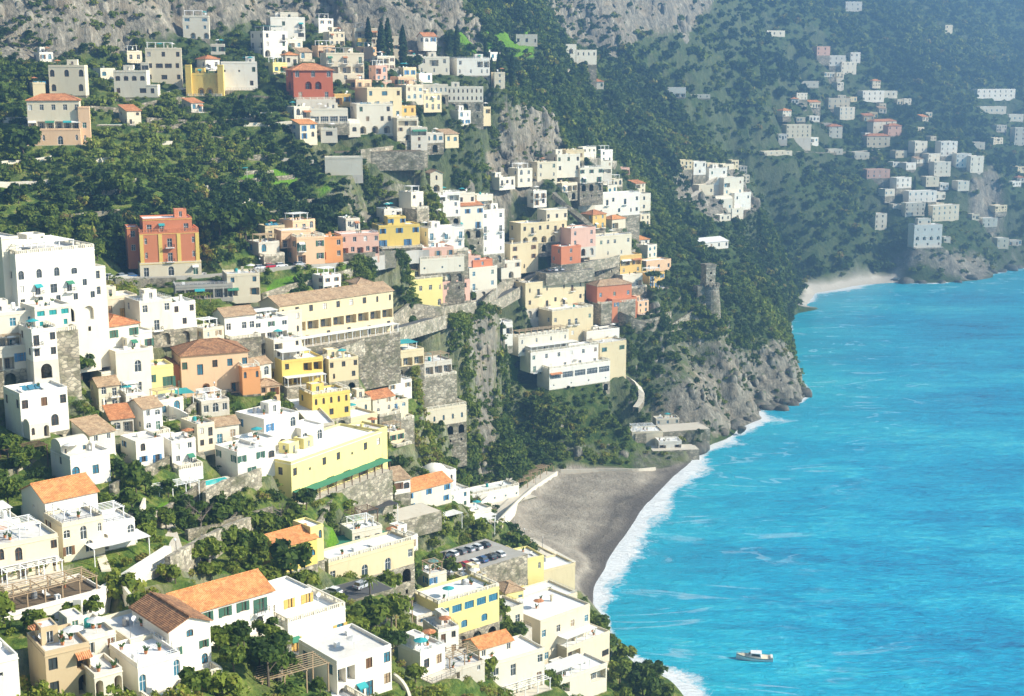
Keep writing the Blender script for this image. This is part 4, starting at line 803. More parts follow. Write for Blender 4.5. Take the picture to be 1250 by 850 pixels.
def smoothpads():
    """cut and fill the hillside so each house, road and deck stands on a level pad"""
    global ZF
    for pas in ('fill', 'cut'):
        for X, Y, c, s, x0, x1, y0, y1, zb in FOOT:
            r = max(abs(x0), abs(x1), abs(y0), abs(y1))+9; i0, i1 = np.searchsorted(xs, [X-r, X+r]); j0, j1 = np.searchsorted(ys, [Y-r, Y+r])
            A, B = GX[j0:j1, i0:i1]-X, GY[j0:j1, i0:i1]-Y; lx, ly = A*c+B*s, -A*s+B*c
            d = np.hypot(np.maximum(np.maximum(x0-lx, lx-x1), 0), np.maximum(np.maximum(y0-ly, ly-y1), 0)); S = ZF[j0:j1, i0:i1]
            if pas == 'fill': t = np.clip(zb-.15-np.maximum(0, d-1.5)*1.3, -99, 999); t = np.where(zb-S > 15, S, t); S[:] = np.where((d < 8) & (S < t) & (S > .5), t, S)
            else: t = zb-.12+np.maximum(0, d-1.2)*np.where(ly < y0, .8, 2.4); S[:] = np.where((d < 9) & (S > t), t, S)
        for o, hw in LINES:
            for q in o:
                i0, i1 = np.searchsorted(xs, [q.x-hw-5, q.x+hw+5]); j0, j1 = np.searchsorted(ys, [q.y-hw-5, q.y+hw+5])
                d = np.maximum(0, np.hypot(GX[j0:j1, i0:i1]-q.x, GY[j0:j1, i0:i1]-q.y)-hw); S = ZF[j0:j1, i0:i1]
                if pas == 'fill': S[:] = np.maximum(S, np.where((d < 4) & (S > .5), q.z-.15-d*1.5, S))
                else: S[:] = np.where(d < 5, np.minimum(S, q.z-.15+d*1.6), S)
def ribbon(name, o, w, mat, kerb=True):
    m = MB(); L = []; R_ = []
    for i, q in enumerate(o):
        d = (o[min(i+1, len(o)-1)]-o[max(i-1, 0)]); n = Vector((-d.y, d.x)).normalized()*(w/2)
        L.append((q.x+n.x, q.y+n.y, q.z)); R_.append((q.x-n.x, q.y-n.y, q.z))
    for i in range(len(o)-1):
        m.mi = 0; m.face(R_[i], R_[i+1], L[i+1], L[i]); m.mi = 1
        for S in (L, R_):
            a, b = S[i], S[i+1]; dn = lambda p: (p[0], p[1], p[2]-2.5); m.face(a, b, dn(b), dn(a))
    ob = m.build(name, [mat, 'stone']); tag(ob, kind='structure'); return L, R_
def wallalong(label, pts, h, mat, th=.6, name='stone_wall', cat='wall', zoff=0, base=3, merlon=False, group=None):
    m = MB(); n = len(pts); A = []; B = []
    for i, q in enumerate(pts):
        d = pts[min(i+1, n-1)]-pts[max(i-1, 0)]; v = Vector((-d.y, d.x)).normalized()*th/2; z = q.z+zoff
        A.append((q.x+v.x, q.y+v.y, z)); B.append((q.x-v.x, q.y-v.y, z))
    up = lambda p, k: (p[0], p[1], p[2]+k)
    for i in range(n-1):
        hh = h+(.9*abs(math.sin(i*.55)) if merlon else 0); h2 = h+(.9*abs(math.sin((i+1)*.55)) if merlon else 0)
        m.face(up(A[i],-base), up(A[i+1],-base), up(A[i+1],h2), up(A[i],hh)); m.face(up(B[i+1],-base), up(B[i],-base), up(B[i],hh), up(B[i+1],h2)); m.face(up(A[i],hh), up(A[i+1],h2), up(B[i+1],h2), up(B[i],hh))
    for i in (0, n-1): m.face(up(A[i],-base), up(B[i],-base), up(B[i],h), up(A[i],h))
    o = m.build(name, mat); return tag(o, label, cat, group)
def deck(label, cx, cy, w, d, yaw, mat, cat='terrace', name='terrace_deck', base=8, z=.25, wallmat='pale stone'):
    g = ground(cx, cy); th = math.radians(yaw); root = thing(name, label, cat, (g.x, g.y, g.z), th)
    m = MB(); m.box(-w/2, w/2, -d/2, d/2, -base, z); m.build('retaining_wall', wallmat, root)
    f = MB(); f.box(-w/2+.25, w/2-.25, -d/2+.25, d/2-.25, z+.004, z+.04, 'b'); f.build('floor', mat, root)
    FOOT.append((g.x, g.y, math.cos(th), math.sin(th), -w/2, w/2, -d/2, d/2, g.z)); BOXES.append((g.x, g.y, math.cos(th), math.sin(th), -w/2, w/2, d/2, 3)); return root, g, th
NAMED = list(PLACES)
def cut(t, n):
    w = t.split()[:n]
    while w[-1] in 'a an and of in on by the with under below above beside behind over near at to from between into its their left right small dark bright two three four one large little single'.split(): w.pop()
    return ' '.join(w)
# decks
DK = {}
DK['park'] = deck('paved parking terrace crowded with cars above the curved blue-windowed house', 566, 684, 30, 17, 42, 'concrete', 'parking', 'parking_terrace')
DK['court'] = deck('dark sunken yard with two parked cars behind the yellow-shuttered house', 430, 724, 14, 9, 40, 'asphalt', 'yard', 'parking_yard')
DK['club'] = deck('broad pale bathing terrace built over the boulders at the end of the beach', 815, 524, 34, 12, 16, 'paving', 'terrace', 'bathing_terrace', base=6)
DK['club2'] = deck('small pale concrete sun deck nearest the surf below the bathing terrace', 822, 548, 20, 9, 8, 'paving', 'terrace', 'bathing_terrace', base=5)
DK['front'] = deck('long white seafront terrace between the beach and the village', 608, 614, 30, 10, 42, 'paving', 'terrace', 'seafront_terrace', base=7)
DK['poolr'] = deck('stone terrace with a turquoise pool below the white ledge-windowed house', 262, 592, 10, 7, 40, 'paving', 'terrace', 'pool_terrace', base=6)
DK['pinkpool'] = deck('walled garden terrace with a teal covered pool right of the long pink villa', 142, 154, 13, 8, 12, 'paving', 'terrace', 'pool_terrace', base=6)
DK['bluff'] = deck('long walled garden terrace along the top of the bare bluff', 462, 186, 34, 9, 12, 'earth', 'terrace', 'garden_terrace', base=7)
DK['mid'] = deck('pale open terrace with scattered tables by the beach lane', 500, 628, 14, 9, 40, 'paving', 'terrace', 'cafe_terrace', base=5)
DK['hotelpark'] = deck('terrace of parked cars on the roadside above the cream hotel', 690, 332, 26, 8, 34, 'asphalt', 'parking', 'parking_terrace', base=5)
# ---------------------------------------------------------------- the many smaller houses packed between the main ones
VILL = [([(0,392),(300,404),(400,440),(500,470),(500,640),(600,668),(700,720),(736,776),(740,856),(520,856),(480,700),(300,590),(0,560)], 72, (4.6, 8), (3, 5.6)),
 ([(330,272),(400,300),(520,240),(600,232),(660,186),(740,196),(792,236),(790,300),(826,332),(766,430),(640,440),(560,452),(480,440),(380,412),(320,350)], 95, (5, 9), (3.2, 7)),
 ([(300,20),(480,40),(620,60),(620,130),(520,200),(380,176),(350,120)], 26, (5.5, 9), (3.2, 6.5)), ([(40,76),(320,40),(330,120),(130,160),(40,180)], 7, (5, 8), (3, 5)),
 ([(950,150),(1000,90),(1080,105),(1200,176),(1205,300),(1100,296),(1060,220),(960,190)], 34, (5, 11), (3, 5.5)), ([(1200,100),(1250,100),(1250,320),(1205,320)], 8, (7, 12), (3, 6)),
 ([(830,205),(905,205),(922,262),(880,276),(850,240)], 8, (6, 9), (3, 6)), ([(640,186),(742,188),(740,222),(650,222)], 7, (6, 9), (3.2, 6.5)), ([(500,420),(560,440),(560,500),(480,490)], 6, (6, 9), (3, 6))]
GARD = [[(330,590),(480,560),(480,640),(400,650),(330,640)],[(160,610),(250,595),(340,630),(335,660),(230,680)],[(500,650),(545,640),(620,670),(600,712),(520,712)],[(570,440),(650,430),(650,570),(575,560)],[(440,745),(530,720),(540,790),(440,800)],[(260,770),(340,760),(345,810),(240,850)],[(315,340),(432,330),(432,350),(330,372)]]
RF = random.Random(41); NF = 0; USED = set()
FW = {'white': 'white', 'bright white': 'bright white', 'pale cream': 'cream', 'cream': 'yellowish cream', 'weathered': 'weathered grey', 'pink': 'pink', 'peach': 'peach', 'pale yellow': 'pale yellow', 'ochre': 'ochre'}
def inp(p, x, y): return bool(inpoly(np.array([x]), np.array([y]), p)[0])
for poly, cnt, (wa, wb), (ha, hb) in VILL:
    xa, xb = min(p[0] for p in poly), max(p[0] for p in poly); ya, yb_ = min(p[1] for p in poly), max(p[1] for p in poly); got = tries = 0
    while got < cnt and tries < 1600:
        tries += 1; px, py = RF.uniform(xa, xb), RF.uniform(ya, yb_)
        if not inp(poly, px, py) or any(inp(g, px, py) for g in GARD): continue
        h = hit(px, py, ZF)
        if not h or h[2] < 4 or hz(h[0], h[1], A_LAWN) > .3 or hz(h[0], h[1], A_ROCK) > .75: continue
        zc = h[1]*CP-(h[2]-HC)*SP; ppm = F/zc; Wm = RF.uniform(wa, wb); Hm = RF.uniform(ha, hb); dm = RF.uniform(5.5, 8); yaw = RF.uniform(26, 46) if px < 900 else RF.uniform(5, 35)
        w = Wm*ppm*.85; t = py-Hm*ppm*.98; r = math.hypot(Wm/2, dm/2)*.8; cxw, cyw = h[0]-math.sin(math.radians(yaw))*dm/2, h[1]+math.cos(math.radians(yaw))*dm/2; bad = False
        for X0, Y0, c, s, x0, x1, y0, y1, zb in FOOT:
            A, B = cxw-X0, cyw-Y0; lx, ly = A*c+B*s, -A*s+B*c
            if math.hypot(max(x0-lx, lx-x1, 0), max(y0-ly, ly-y1, 0)) < r*.78: bad = True; break
        if bad: continue
        a0, a1, b0, b1 = px-w/2-dm*ppm*.3, px+w/2, t-ppm*1.2, py; ar = (a1-a0)*(b1-b0)
        for c0, c1, d0, d1 in BBX:
            ov = max(0, min(a1, c1)-max(a0, c0))*max(0, min(b1, d1)-max(b0, d0))
            if ov > .32*min(ar, (c1-c0)*(d1-d0)): bad = True; break
        if bad: continue
        for o, hw in LINES:
            if min((q.x-cxw)**2+(q.y-cyw)**2 for q in o[::2]) < (hw+r)**2: bad = True; break
        if bad: continue
        nf = max(1, round(Hm/3.1)); n = max(2, int(Wm/2.6)); pool = ['w', 'w', 'w', 'b', 'a', 'n', 'd', ' ', 'L', 'e']
        rows = [''.join(RF.choice(pool) for _ in range(n)) for _ in range(nf)]
        wl = RF.choice(['white']*5+['bright white']*4+['pale cream']*4+['cream']*2+['weathered', 'pink', 'peach', 'pale yellow', 'ochre'][:(5 if 300 < px < 900 else 1)])
        rf = RF.choice(['flat']*7+['gable', 'hip', 'shed']); rm = RF.choice(['terracotta', 'tan tile', 'orange tile']) if rf in ('gable', 'hip', 'shed') else None
        b = min(NAMED, key=lambda q: math.hypot(q[0]-px, q[1]-py)); dx, dy = px-b[0], py-b[1]; side = ('just below' if dy > 0 else 'just above') if abs(dy) > abs(dx)*.7 else ('right of' if dx > 0 else 'left of')
        adj = {'gable': f'house with a {rm if rm != "terracotta" else "terracotta"} pitched roof'.replace('tile', 'tiled'), 'hip': 'house with a small hipped roof', 'vault': 'barrel-vaulted house', 'shed': 'house with a tiled lean-to roof', 'flat': {1: 'flat-roofed cottage', 2: 'two-storey flat house', 3: 'tall narrow flat house'}.get(nf, 'flat house')}[rf]
        nm = cut(b[3], 7); lb = f'{FW[wl]} {adj} {side} {nm}'
        if lb in USED:
            lb = 'small '+lb if 'small '+lb not in USED else 'plain '+lb
            if lb in USED: continue
        if len(lb.split()) > 16: continue
        USED.add(lb); H(lb, px, t, py, w, yaw, dm, wl, rows, roof=rf, rmat=rm, Y=h[1], ex=RF.choice(['', 'h', 'r', 'N', 'p', 'c', 's', 'hr', 'P']) if rf == 'flat' and ppm > 2.3 else '', front=RF.choice(['', '', '', 'b', 'r']) if ppm > 2.3 else ''); PLACES.pop(); got += 1; NF += 1
# terrace walls along the contours of the gardens
NWALL = 0; TW = []
for _ in range(1800):
    if NWALL >= 96: break
    px, py = RF.choice([(RF.uniform(20, 560), RF.uniform(440, 820)), (RF.uniform(60, 420), RF.uniform(120, 300)), (RF.uniform(400, 800), RF.uniform(230, 440))]); h = hit(px, py, ZF)
    if not h or h[2] < 6 or hz(h[0], h[1], A_ROCK) > .4: continue
    x, y = h[0], h[1]; o = []
    if any((x-a)**2+(y-b)**2 < 11**2 for a, b in TW): continue
    for k in range(RF.randint(8, 16)):
        gx = float(hz(x+2, y, ZB)-hz(x-2, y, ZB)); gy = float(hz(x, y+2, ZB)-hz(x, y-2, ZB)); L_ = math.hypot(gx, gy)+1e-6; o.append(Vector((x, y, float(hz(x, y, ZF)))))
        x, y = x-gy/L_*1.5, y+gx/L_*1.5
    if len(o) < 6: continue
    ok_ = True
    for q in o:
        for X0, Y0, c, s, x0, x1, y0, y1, zb in FOOT:
            A, B = q.x-X0, q.y-Y0; lx, ly = A*c+B*s, -A*s+B*c
            if x0-1 < lx < x1+1 and y0-1.5 < ly < y1+1: ok_ = False
        if any((q.x-a)**2+(q.y-b)**2 < 5**2 for a, b in TW): ok_ = False
    if not ok_: continue
    for _k in range(3): o = [o[0]]+[(o[i-1]+o[i]*2+o[i+1])/4 for i in range(1, len(o)-1)]+[o[-1]]
    b = min(NAMED, key=lambda q: math.hypot(q[0]-px, q[1]-py)); dx, dy = px-b[0], py-b[1]; side = ('just below' if dy > 0 else 'just above') if abs(dy) > abs(dx)*.7 else ('right of' if dx > 0 else 'left of')
    mt, ad = RF.choice([('stone', 'brown dry-stone'), ('pale stone', 'pale rubble'), ('weathered', 'plastered grey'), ('white', 'whitewashed')]); lb = f'{ad} terrace wall {side} {cut(b[3], 9)}'
    if lb in USED or len(lb.split()) > 16: continue
    USED.add(lb); wallalong(lb, o, RF.uniform(.9, 1.9), mt, .5, 'terrace_wall', 'wall'); TW += [(q.x, q.y) for q in o[::3]]; NWALL += 1
smoothpads()
for nme, o, w, mat in RP:
    L, R_ = ribbon(nme, o, w, mat)
    if nme in ('upper_road', 'middle_road'):
        wallalong({'upper_road': 'low grey roadside parapet along the upper road', 'middle_road': 'pale parapet along the winding middle road', 'stairway': 'dark parapet down the side of the steep stairway'}[nme], [Vector(q) for q in R_], .9, 'concrete' if nme != 'middle_road' else 'pale stone', .35, 'parapet', 'parapet', base=4)
# viaduct arches under the middle road: piers as a thing with arches
def gp(p, step=2.5, sm=1): return polyground(p, step, sm)
WALLS = [('tall rubble retaining wall behind the long orange-roofed house', [(206,712),(240,690),(280,668),(312,655)], 4.5, 'pale stone', 1.0),
 ('stone garden wall under the bright lawn left of the yellow church', [(228,662),(262,654),(300,642),(332,632)], 2.2, 'stone', .7),
 ('stone wall stepping down left of the bright lawn', [(180,648),(205,636),(232,618),(250,606)], 3, 'stone', .7),
 ('stone terrace wall below the turquoise pool', [(250,622),(272,612),(300,600),(318,590)], 3.5, 'pale stone', .8),
 ('old stone wall beside the dark hedge in the gardens', [(136,606),(160,592),(190,580),(212,566)], 2.2, 'stone', .7),
 ('garden wall under the teal netting of the peach villa', [(228,508),(250,496),(280,486),(300,482)], 1.6, 'pale stone', .6),
 ('stone wall beneath the road behind the white houses', [(140,352),(180,352),(215,350)], 2.6, 'dark stone', .7),
 ('pale wall bordering the green field right of the garage', [(320,372),(352,360),(392,352),(430,344)], 2.2, 'pale stone', .7),
 ('weathered wall with buttresses below the cream terrace villa', [(470,412),(500,402),(540,392),(580,382)], 4, 'pale stone', .9),
 ('retaining wall carrying the viaduct bend of the middle road', [(590,382),(612,372),(640,354),(656,342)], 4.5, 'pale stone', .9),
 ('dry stone wall under the pink row of houses', [(400,322),(440,320),(490,316)], 3, 'dark stone', .8),
 ('long wall on the bluff garden edge', [(440,196),(470,192),(505,190)], 3, 'pale stone', .8),
 ('crooked hill wall climbing under the yellow two-arch villa', [(110,136),(150,138),(190,132),(222,126)], 1.8, 'stone', .6),
 ('terrace wall in the dark wood below the yellow villa', [(180,160),(220,156),(270,152),(320,148)], 1.3, 'stone', .6),
 ('lower terrace wall among the trees beside the green tarpaulin', [(240,200),(290,196),(350,192)], 1.3, 'stone', .6),
 ('field wall under the olive terraces of the left wood', [(255,232),(310,224),(360,218)], 1.3, 'stone', .6),
 ('low pale wall along the back of the dark beach', [(684,577),(730,577),(780,576),(800,574)], 1.2, 'paving', .5),
 ('white promenade wall along the landward side of the beach', [(606,645),(632,615),(652,598),(680,580)], 1.4, 'white', .5),
 ('pale balcony wall of the promenade above the near end of the beach', [(612,650),(645,664),(670,678),(702,692)], 1.2, 'cream', .5),
 ('rough wall beside the steep lane left of the rubble wall', [(150,728),(178,716),(200,700),(210,676)], 1.6, 'weathered', .6),
 ('mossy wall across the trees right of the yellow-shuttered house', [(440,772),(470,762),(505,752),(540,742)], 3, 'dark stone', .8),
 ('stone wall below the blue-windowed house', [(520,796),(550,786),(590,772),(612,762)], 2.2, 'pale stone', .7),
 ('pale wall under the pines of the headland', [(818,404),(842,388),(862,378)], 2.2, 'pale stone', .7),
 ('ruined cross wall on the ridge below the arched tower', [(640,82),(670,84),(700,92)], 2, 'pale stone', .7)]
for lb, p, h, mat, th in WALLS: wallalong(lb, gp(p), h, mat, th)
wallalong('white garden wall with a scalloped wavy top around a courtyard', gp([(126,502),(150,498),(170,495),(192,500),(212,512),(230,530)], 1.5), 2.6, 'bright white', .4, 'wavy_wall', merlon=True)
wallalong('rounded grey stone bastion wall with buttresses below the red villa', gp([(756,394),(764,402),(780,406),(800,402),(818,394)], 1.5, 3), 8, 'stone', 1.2, 'bastion_wall', zoff=-3)
wallalong('tall bright white retaining wall sloping up behind the bottom left houses', gp([(96,762),(130,742),(170,716),(206,690)], 2), 3.6, 'bright white', 1.2, 'retaining_wall', zoff=0)
wallalong('bright white wall of the seafront steps', gp([(566,640),(584,622),(604,604),(626,588)], 2), 1.2, 'bright white', .4, 'seafront_wall')
# ---------------------------------------------------------------- the land surface
def rock_nodes(q):
    f = q.noise(.09, 7, .62); s = q.noise(.30, 6, .7, q.map((1,1,.16))); g = q.noise(.9, 5, .7, q.map((1,1,.45)))
    c = q.ramp(q.math('ADD', q.math('MULTIPLY', s, .6), q.math('MULTIPLY', g, .4)), [(.30, (.035,.033,.025)), (.43, (.12,.112,.09)), (.54, (.25,.228,.18)), (.68, (.50,.46,.37))])
    return q.mix(q.math('MULTIPLY', q.math('SUBTRACT', f, .5, clamp=True), 1.6, clamp=True), c, (.38,.27,.15)), s, g
def ground_material():
    m, nt, b = newmat('hillside ground'); q = NT(nt)
    n1 = q.noise(.05, 6, .6); n2 = q.noise(.35, 6, .65); n3 = q.noise(1.8, 5, .7)
    veg = q.ramp(n2, [(.3, (.03,.06,.014)), (.46, (.07,.12,.022)), (.56, (.15,.19,.035)), (.66, (.26,.24,.09)), (.76, (.30,.22,.12))])
    veg = q.mix(q.math('MULTIPLY', q.math('SUBTRACT', n1, .5, clamp=True), 4, clamp=True), veg, q.ramp(n3, [(.35, (.06,.09,.02)), (.6, (.15,.16,.05))]))
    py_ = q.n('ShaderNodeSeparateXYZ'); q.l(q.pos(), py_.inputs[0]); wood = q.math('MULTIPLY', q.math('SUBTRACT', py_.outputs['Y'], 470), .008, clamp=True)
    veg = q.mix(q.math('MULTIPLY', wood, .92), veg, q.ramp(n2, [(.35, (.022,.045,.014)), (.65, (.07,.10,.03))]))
    rock, s, g = rock_nodes(q)
    geo = q.n('ShaderNodeNewGeometry'); sep = q.n('ShaderNodeSeparateXYZ'); q.l(geo.outputs['True Normal'], sep.inputs[0])
    st = q.math('SUBTRACT', .62, sep.outputs['Z']); st = q.math('MULTIPLY', q.math('ADD', st, q.math('MULTIPLY', q.math('SUBTRACT', n2, .5), .35)), 4, clamp=True)
    rk = q.math('ADD', q.math('MULTIPLY', q.math('SUBTRACT', q.attr('rock'), q.math('MULTIPLY', n2, .75)), 3.5, clamp=True), q.math('MULTIPLY', st, q.math('SUBTRACT', .55, q.math('MULTIPLY', wood, .36))), clamp=True)
    c = q.mix(rk, veg, rock)
    lawn = q.ramp(n3, [(.3, (.06,.16,.01)), (.6, (.14,.28,.02)), (.8, (.24,.34,.05))])
    c = q.mix(q.math('MULTIPLY', q.math('SUBTRACT', q.attr('lawn'), q.math('MULTIPLY', n2, .5)), 4, clamp=True), c, lawn)
    sand = q.ramp(q.noise(.10, 7, .65), [(.3, (.24,.205,.165)), (.5, (.34,.295,.235)), (.68, (.46,.41,.33))]); sand = q.mix(q.math('MULTIPLY', q.math('SUBTRACT', n3, .5, clamp=True), 1.2), sand, (.06,.055,.05))
    z = q.n('ShaderNodeSeparateXYZ'); q.l(q.pos(), z.inputs[0]); wet = q.math('SUBTRACT', q.math('ADD', .85, q.math('MULTIPLY', q.noise(.07, 4), .9)), q.math('MULTIPLY', z.outputs['Z'], .62), clamp=True)
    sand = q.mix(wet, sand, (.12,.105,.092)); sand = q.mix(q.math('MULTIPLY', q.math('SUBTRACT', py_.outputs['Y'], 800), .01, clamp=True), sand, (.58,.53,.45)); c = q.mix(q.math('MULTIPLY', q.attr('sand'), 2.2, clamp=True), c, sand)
    q.l(c, b.inputs['Base Color']); b.inputs['Roughness'].default_value = .95; b.inputs['Specular IOR Level'].default_value = .1
    q.bump(q.math('ADD', q.math('MULTIPLY', s, 1.0), q.math('MULTIPLY', g, .6)), .9, 1.2, b); return m
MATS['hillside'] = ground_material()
def gridmesh(name, X, Y, Z, mat, attrs=(), smooth=False):
    ny, nx = X.shape; V = np.stack([X, Y, Z], -1).reshape(-1, 3).astype(np.float32); I = np.arange(nx*ny).reshape(ny, nx)
    Q = np.stack([I[:-1,:-1], I[:-1,1:], I[1:,1:], I[1:,:-1]], -1).reshape(-1, 4).astype(np.int32); return rawmesh(name, V, Q, mat, attrs, smooth)
def rawmesh(name, V, Q, mat, attrs=(), smooth=False):
    me = bpy.data.meshes.new(name); me.vertices.add(len(V)); me.vertices.foreach_set('co', V.ravel()); me.loops.add(Q.size); me.loops.foreach_set('vertex_index', Q.ravel())
    me.polygons.add(len(Q)); me.polygons.foreach_set('loop_start', np.arange(0, Q.size, Q.shape[1]).astype(np.int32)); me.update(calc_edges=True)
    for n_, A_ in attrs: me.attributes.new(n_, 'FLOAT', 'POINT').data.foreach_set('value', np.ascontiguousarray(A_, dtype=np.float32).ravel())
    if smooth: me.polygons.foreach_set('use_smooth', np.ones(len(Q), bool))
    me.materials.append(MATS[mat] if isinstance(mat, str) else mat); return me
# cliffs pushed sideways so that the rock has overhangs and fissures
dzx, dzy = np.gradient(ZF, xs, axis=1), np.gradient(ZF, ys, axis=0); sl = np.hypot(dzx, dzy)+1e-6
push = (vnoise(GX*1.0, ZF*1.4+GY, 7, 11)*3.2+vnoise(GX+GY, ZF*2, 16, 12)*5)*A_ROCK*np.clip(sl-.4, 0, 1)*(1-calm)
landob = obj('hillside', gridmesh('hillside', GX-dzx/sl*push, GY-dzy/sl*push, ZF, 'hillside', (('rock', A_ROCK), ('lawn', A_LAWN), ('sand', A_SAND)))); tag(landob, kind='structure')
# ---------------------------------------------------------------- sea
def sea():
    sx = np.concatenate([np.arange(-40, 230, 2.5), np.arange(230, 480, 5), np.arange(480, 1400, 60)]); sy = np.concatenate([np.arange(200, 700, 2.5), np.arange(700, 1200, 5), np.arange(1200, 2300, 60)])
    X, Y = np.meshgrid(sx, sy); D = np.full(X.shape, 1e9)
    Wf = np.zeros(X.shape); S = [Vector(q) for q in shore]
    wid = lambda i: 10.5 if 7 <= i <= 14 else 2.6 if 4 <= i < 7 else 9 if i < 4 else 8 if i < 17 else 3.5 if i < 23 else 16 if i < 26 else 9
    for i in range(len(S)-1):
        a, b = S[i], S[i+1]; dx, dy = b.x-a.x, b.y-a.y; L2 = dx*dx+dy*dy
        t = np.clip(((X-a.x)*dx+(Y-a.y)*dy)/L2, 0, 1); d = np.hypot(X-a.x-t*dx, Y-a.y-t*dy); m = d < D; D = np.where(m, d, D); Wf = np.where(m, wid(i), Wf)
    for _ in range(3): Wf = blur(Wf, 3)
    Wf = Wf*(.55+1.1*(vnoise(X, Y, 14, 51)+.5)*(.6+.8*(vnoise(X, Y, 5, 52)+.5))); foam = np.clip(1-D/Wf, 0, 1); shal = np.clip(1-D/90, 0, 1)
    m, nt, b = newmat('sea water'); q = NT(nt)
    rp = q.map((.5,1.5,1), (0,0,math.radians(14))); rp2 = q.map((.7,2.2,1), (0,0,math.radians(4)))
    big = q.noise(.012, 5, .55, q.map((.6,1.6,1), (0,0,math.radians(20)))); mid = q.noise(.07, 6, .65, rp, 1.2); fine = q.noise(.40, 6, .72, rp2, .6)
    mixf = q.math('ADD', q.math('MULTIPLY', big, .30), q.math('ADD', q.math('MULTIPLY', mid, .30), q.math('MULTIPLY', fine, .40)))
    col = q.ramp(mixf, [(.37, (.0,.15,.36)), (.44, (.0,.30,.56)), (.52, (.0,.47,.73)), (.59, (.06,.66,.80)), (.67, (.34,.82,.88))])
    col = q.mix(q.math('MULTIPLY', q.math('MULTIPLY', q.attr('shallow'), q.attr('shallow')), .55), col, (.02,.52,.62))
    fm = q.attr('foam'); nz = q.noise(.22, 7, .7, None, 1.5); nf = q.noise(1.1, 5, .7)
    edge = q.math('ADD', q.math('MULTIPLY', fm, 1.75), q.math('SUBTRACT', q.math('ADD', q.math('MULTIPLY', nz, 1.9), q.math('MULTIPLY', nf, .8)), 1.85)); edge = q.math('MULTIPLY', edge, 1.8, clamp=True); edge = q.math('MULTIPLY', edge, q.math('GREATER_THAN', fm, .001))
    # thin foam swirls drifting off the beach
    sw = q.noise(.022, 3, .5, q.map((.55,1.5,1), (0,0,math.radians(-12))), 2.4); ln = q.math('SUBTRACT', 1, q.math('MULTIPLY', q.math('ABSOLUTE', q.math('SUBTRACT', sw, .52)), 26), clamp=True)
    ln = q.math('MULTIPLY', q.math('MULTIPLY', ln, q.math('MULTIPLY', q.attr('shallow'), 1.6, clamp=True)), q.math('MULTIPLY', q.math('SUBTRACT', q.noise(.05, 4, .6), .48, clamp=True), 5, clamp=True))
    al = q.math('MAXIMUM', edge, q.math('MULTIPLY', ln, .45)); col = q.mix(al, col, (.88,.90,.90)); q.l(col, b.inputs['Base Color'])
    q.l(q.math('ADD', .22, q.math('MULTIPLY', al, .6)), b.inputs['Roughness']); b.inputs['IOR'].default_value = 1.33; b.inputs['Specular IOR Level'].default_value = .45
    h = q.math('ADD', q.math('MULTIPLY', mid, 1.6), q.math('MULTIPLY', fine, .8)); q.bump(h, 1.0, 1.5, b); MATS['sea'] = m
    tag(obj('sea', gridmesh('sea', X, Y, np.zeros(X.shape), 'sea', (('foam', foam), ('shallow', shal)), True)), kind='structure')
sea()
# ---------------------------------------------------------------- foliage
def leafmat(name, stops, rough=.75):
    m, nt, b = newmat(name); q = NT(nt); c = q.ramp(q.attr('tint'), stops)
    c = q.mix(q.math('MULTIPLY', q.noise(2.2, 3), .25), c, (.03,.06,.01)); q.l(c, b.inputs['Base Color']); b.inputs['Roughness'].default_value = rough; b.inputs['Specular IOR Level'].default_value = .25
    tr = q.n('ShaderNodeBsdfTranslucent'); q.l(c, tr.inputs['Color']); mx = q.n('ShaderNodeMixShader', i_Fac=.38); q.l(b.outputs[0], mx.inputs[1]); q.l(tr.outputs[0], mx.inputs[2])
    q.l(mx.outputs[0], nt.nodes['Material Output'].inputs['Surface']); MATS[name] = m
leafmat('leaves', [(0, (.022,.048,.010)), (.3, (.066,.115,.014)), (.55, (.15,.20,.022)), (.78, (.25,.30,.035)), (.92, (.34,.33,.05)), (1, (.28,.20,.07))])
plain('bark', (.13,.10,.07), .95, var=.5); plain('pale bark', (.26,.21,.16), .95, var=.5)
def crown(n, r, zc, zr, lobes, size, seed, tip=None, lo=.45):
    """n leaf clumps as bent quads through the volume of several lobes: returns verts (4n,3), tint offset (4n)"""
    g = np.random.default_rng(seed); k = lobes
    a = g.random(k)*2*np.pi; rr = np.sqrt(g.random(k))*r*.78; lc = np.stack([rr*np.cos(a), rr*np.sin(a), zc+(g.random(k)-.4)*zr*1.0], -1); lr = r*(.38+.3*g.random(k)); lc[0] = (0, 0, zc); lr[0] = r*.62
    wi = lr**2/np.sum(lr**2); i = g.choice(k, n, p=wi); d = g.normal(size=(n, 3)); d /= np.linalg.norm(d, axis=1)[:, None]; d[:, 2] = np.where(d[:, 2] < -.35, -d[:, 2], d[:, 2])
    rad = lr[i]*(lo+(1-lo)*g.random(n)**.6); c = lc[i]+d*rad[:, None]*np.array([1, 1, zr/r*1.1])
    if tip: # spindle
        t = g.random(n)**.9; R = tip(t); a = g.random(n)*2*np.pi; c = np.stack([R*np.cos(a), R*np.sin(a), zc+t*zr], -1); d = np.stack([np.cos(a), np.sin(a), .6+0*a], -1)
    nrm = d+g.normal(size=(n, 3))*.55; nrm[:, 2] += .25; nrm /= np.linalg.norm(nrm, axis=1)[:, None]
    u = np.cross(nrm, g.normal(size=(n, 3))); u /= np.linalg.norm(u, axis=1)[:, None]; v = np.cross(nrm, u); s = size*(.55+.9*g.random(n))[:, None]
    V = np.stack([c-u*s-v*s*.7, c+u*s-v*s*.7+nrm*s*.2, c+u*s*.8+v*s*.7, c-u*s*.8+v*s*.7-nrm*s*.25], 1)
    h = (c[:, 2]-c[:, 2].min())/(np.ptp(c[:, 2])+1e-6); t = g.random(n)*.26-.13+.30*(g.random(k)[i]-.5); return V.reshape(-1, 3), np.repeat(t, 4)
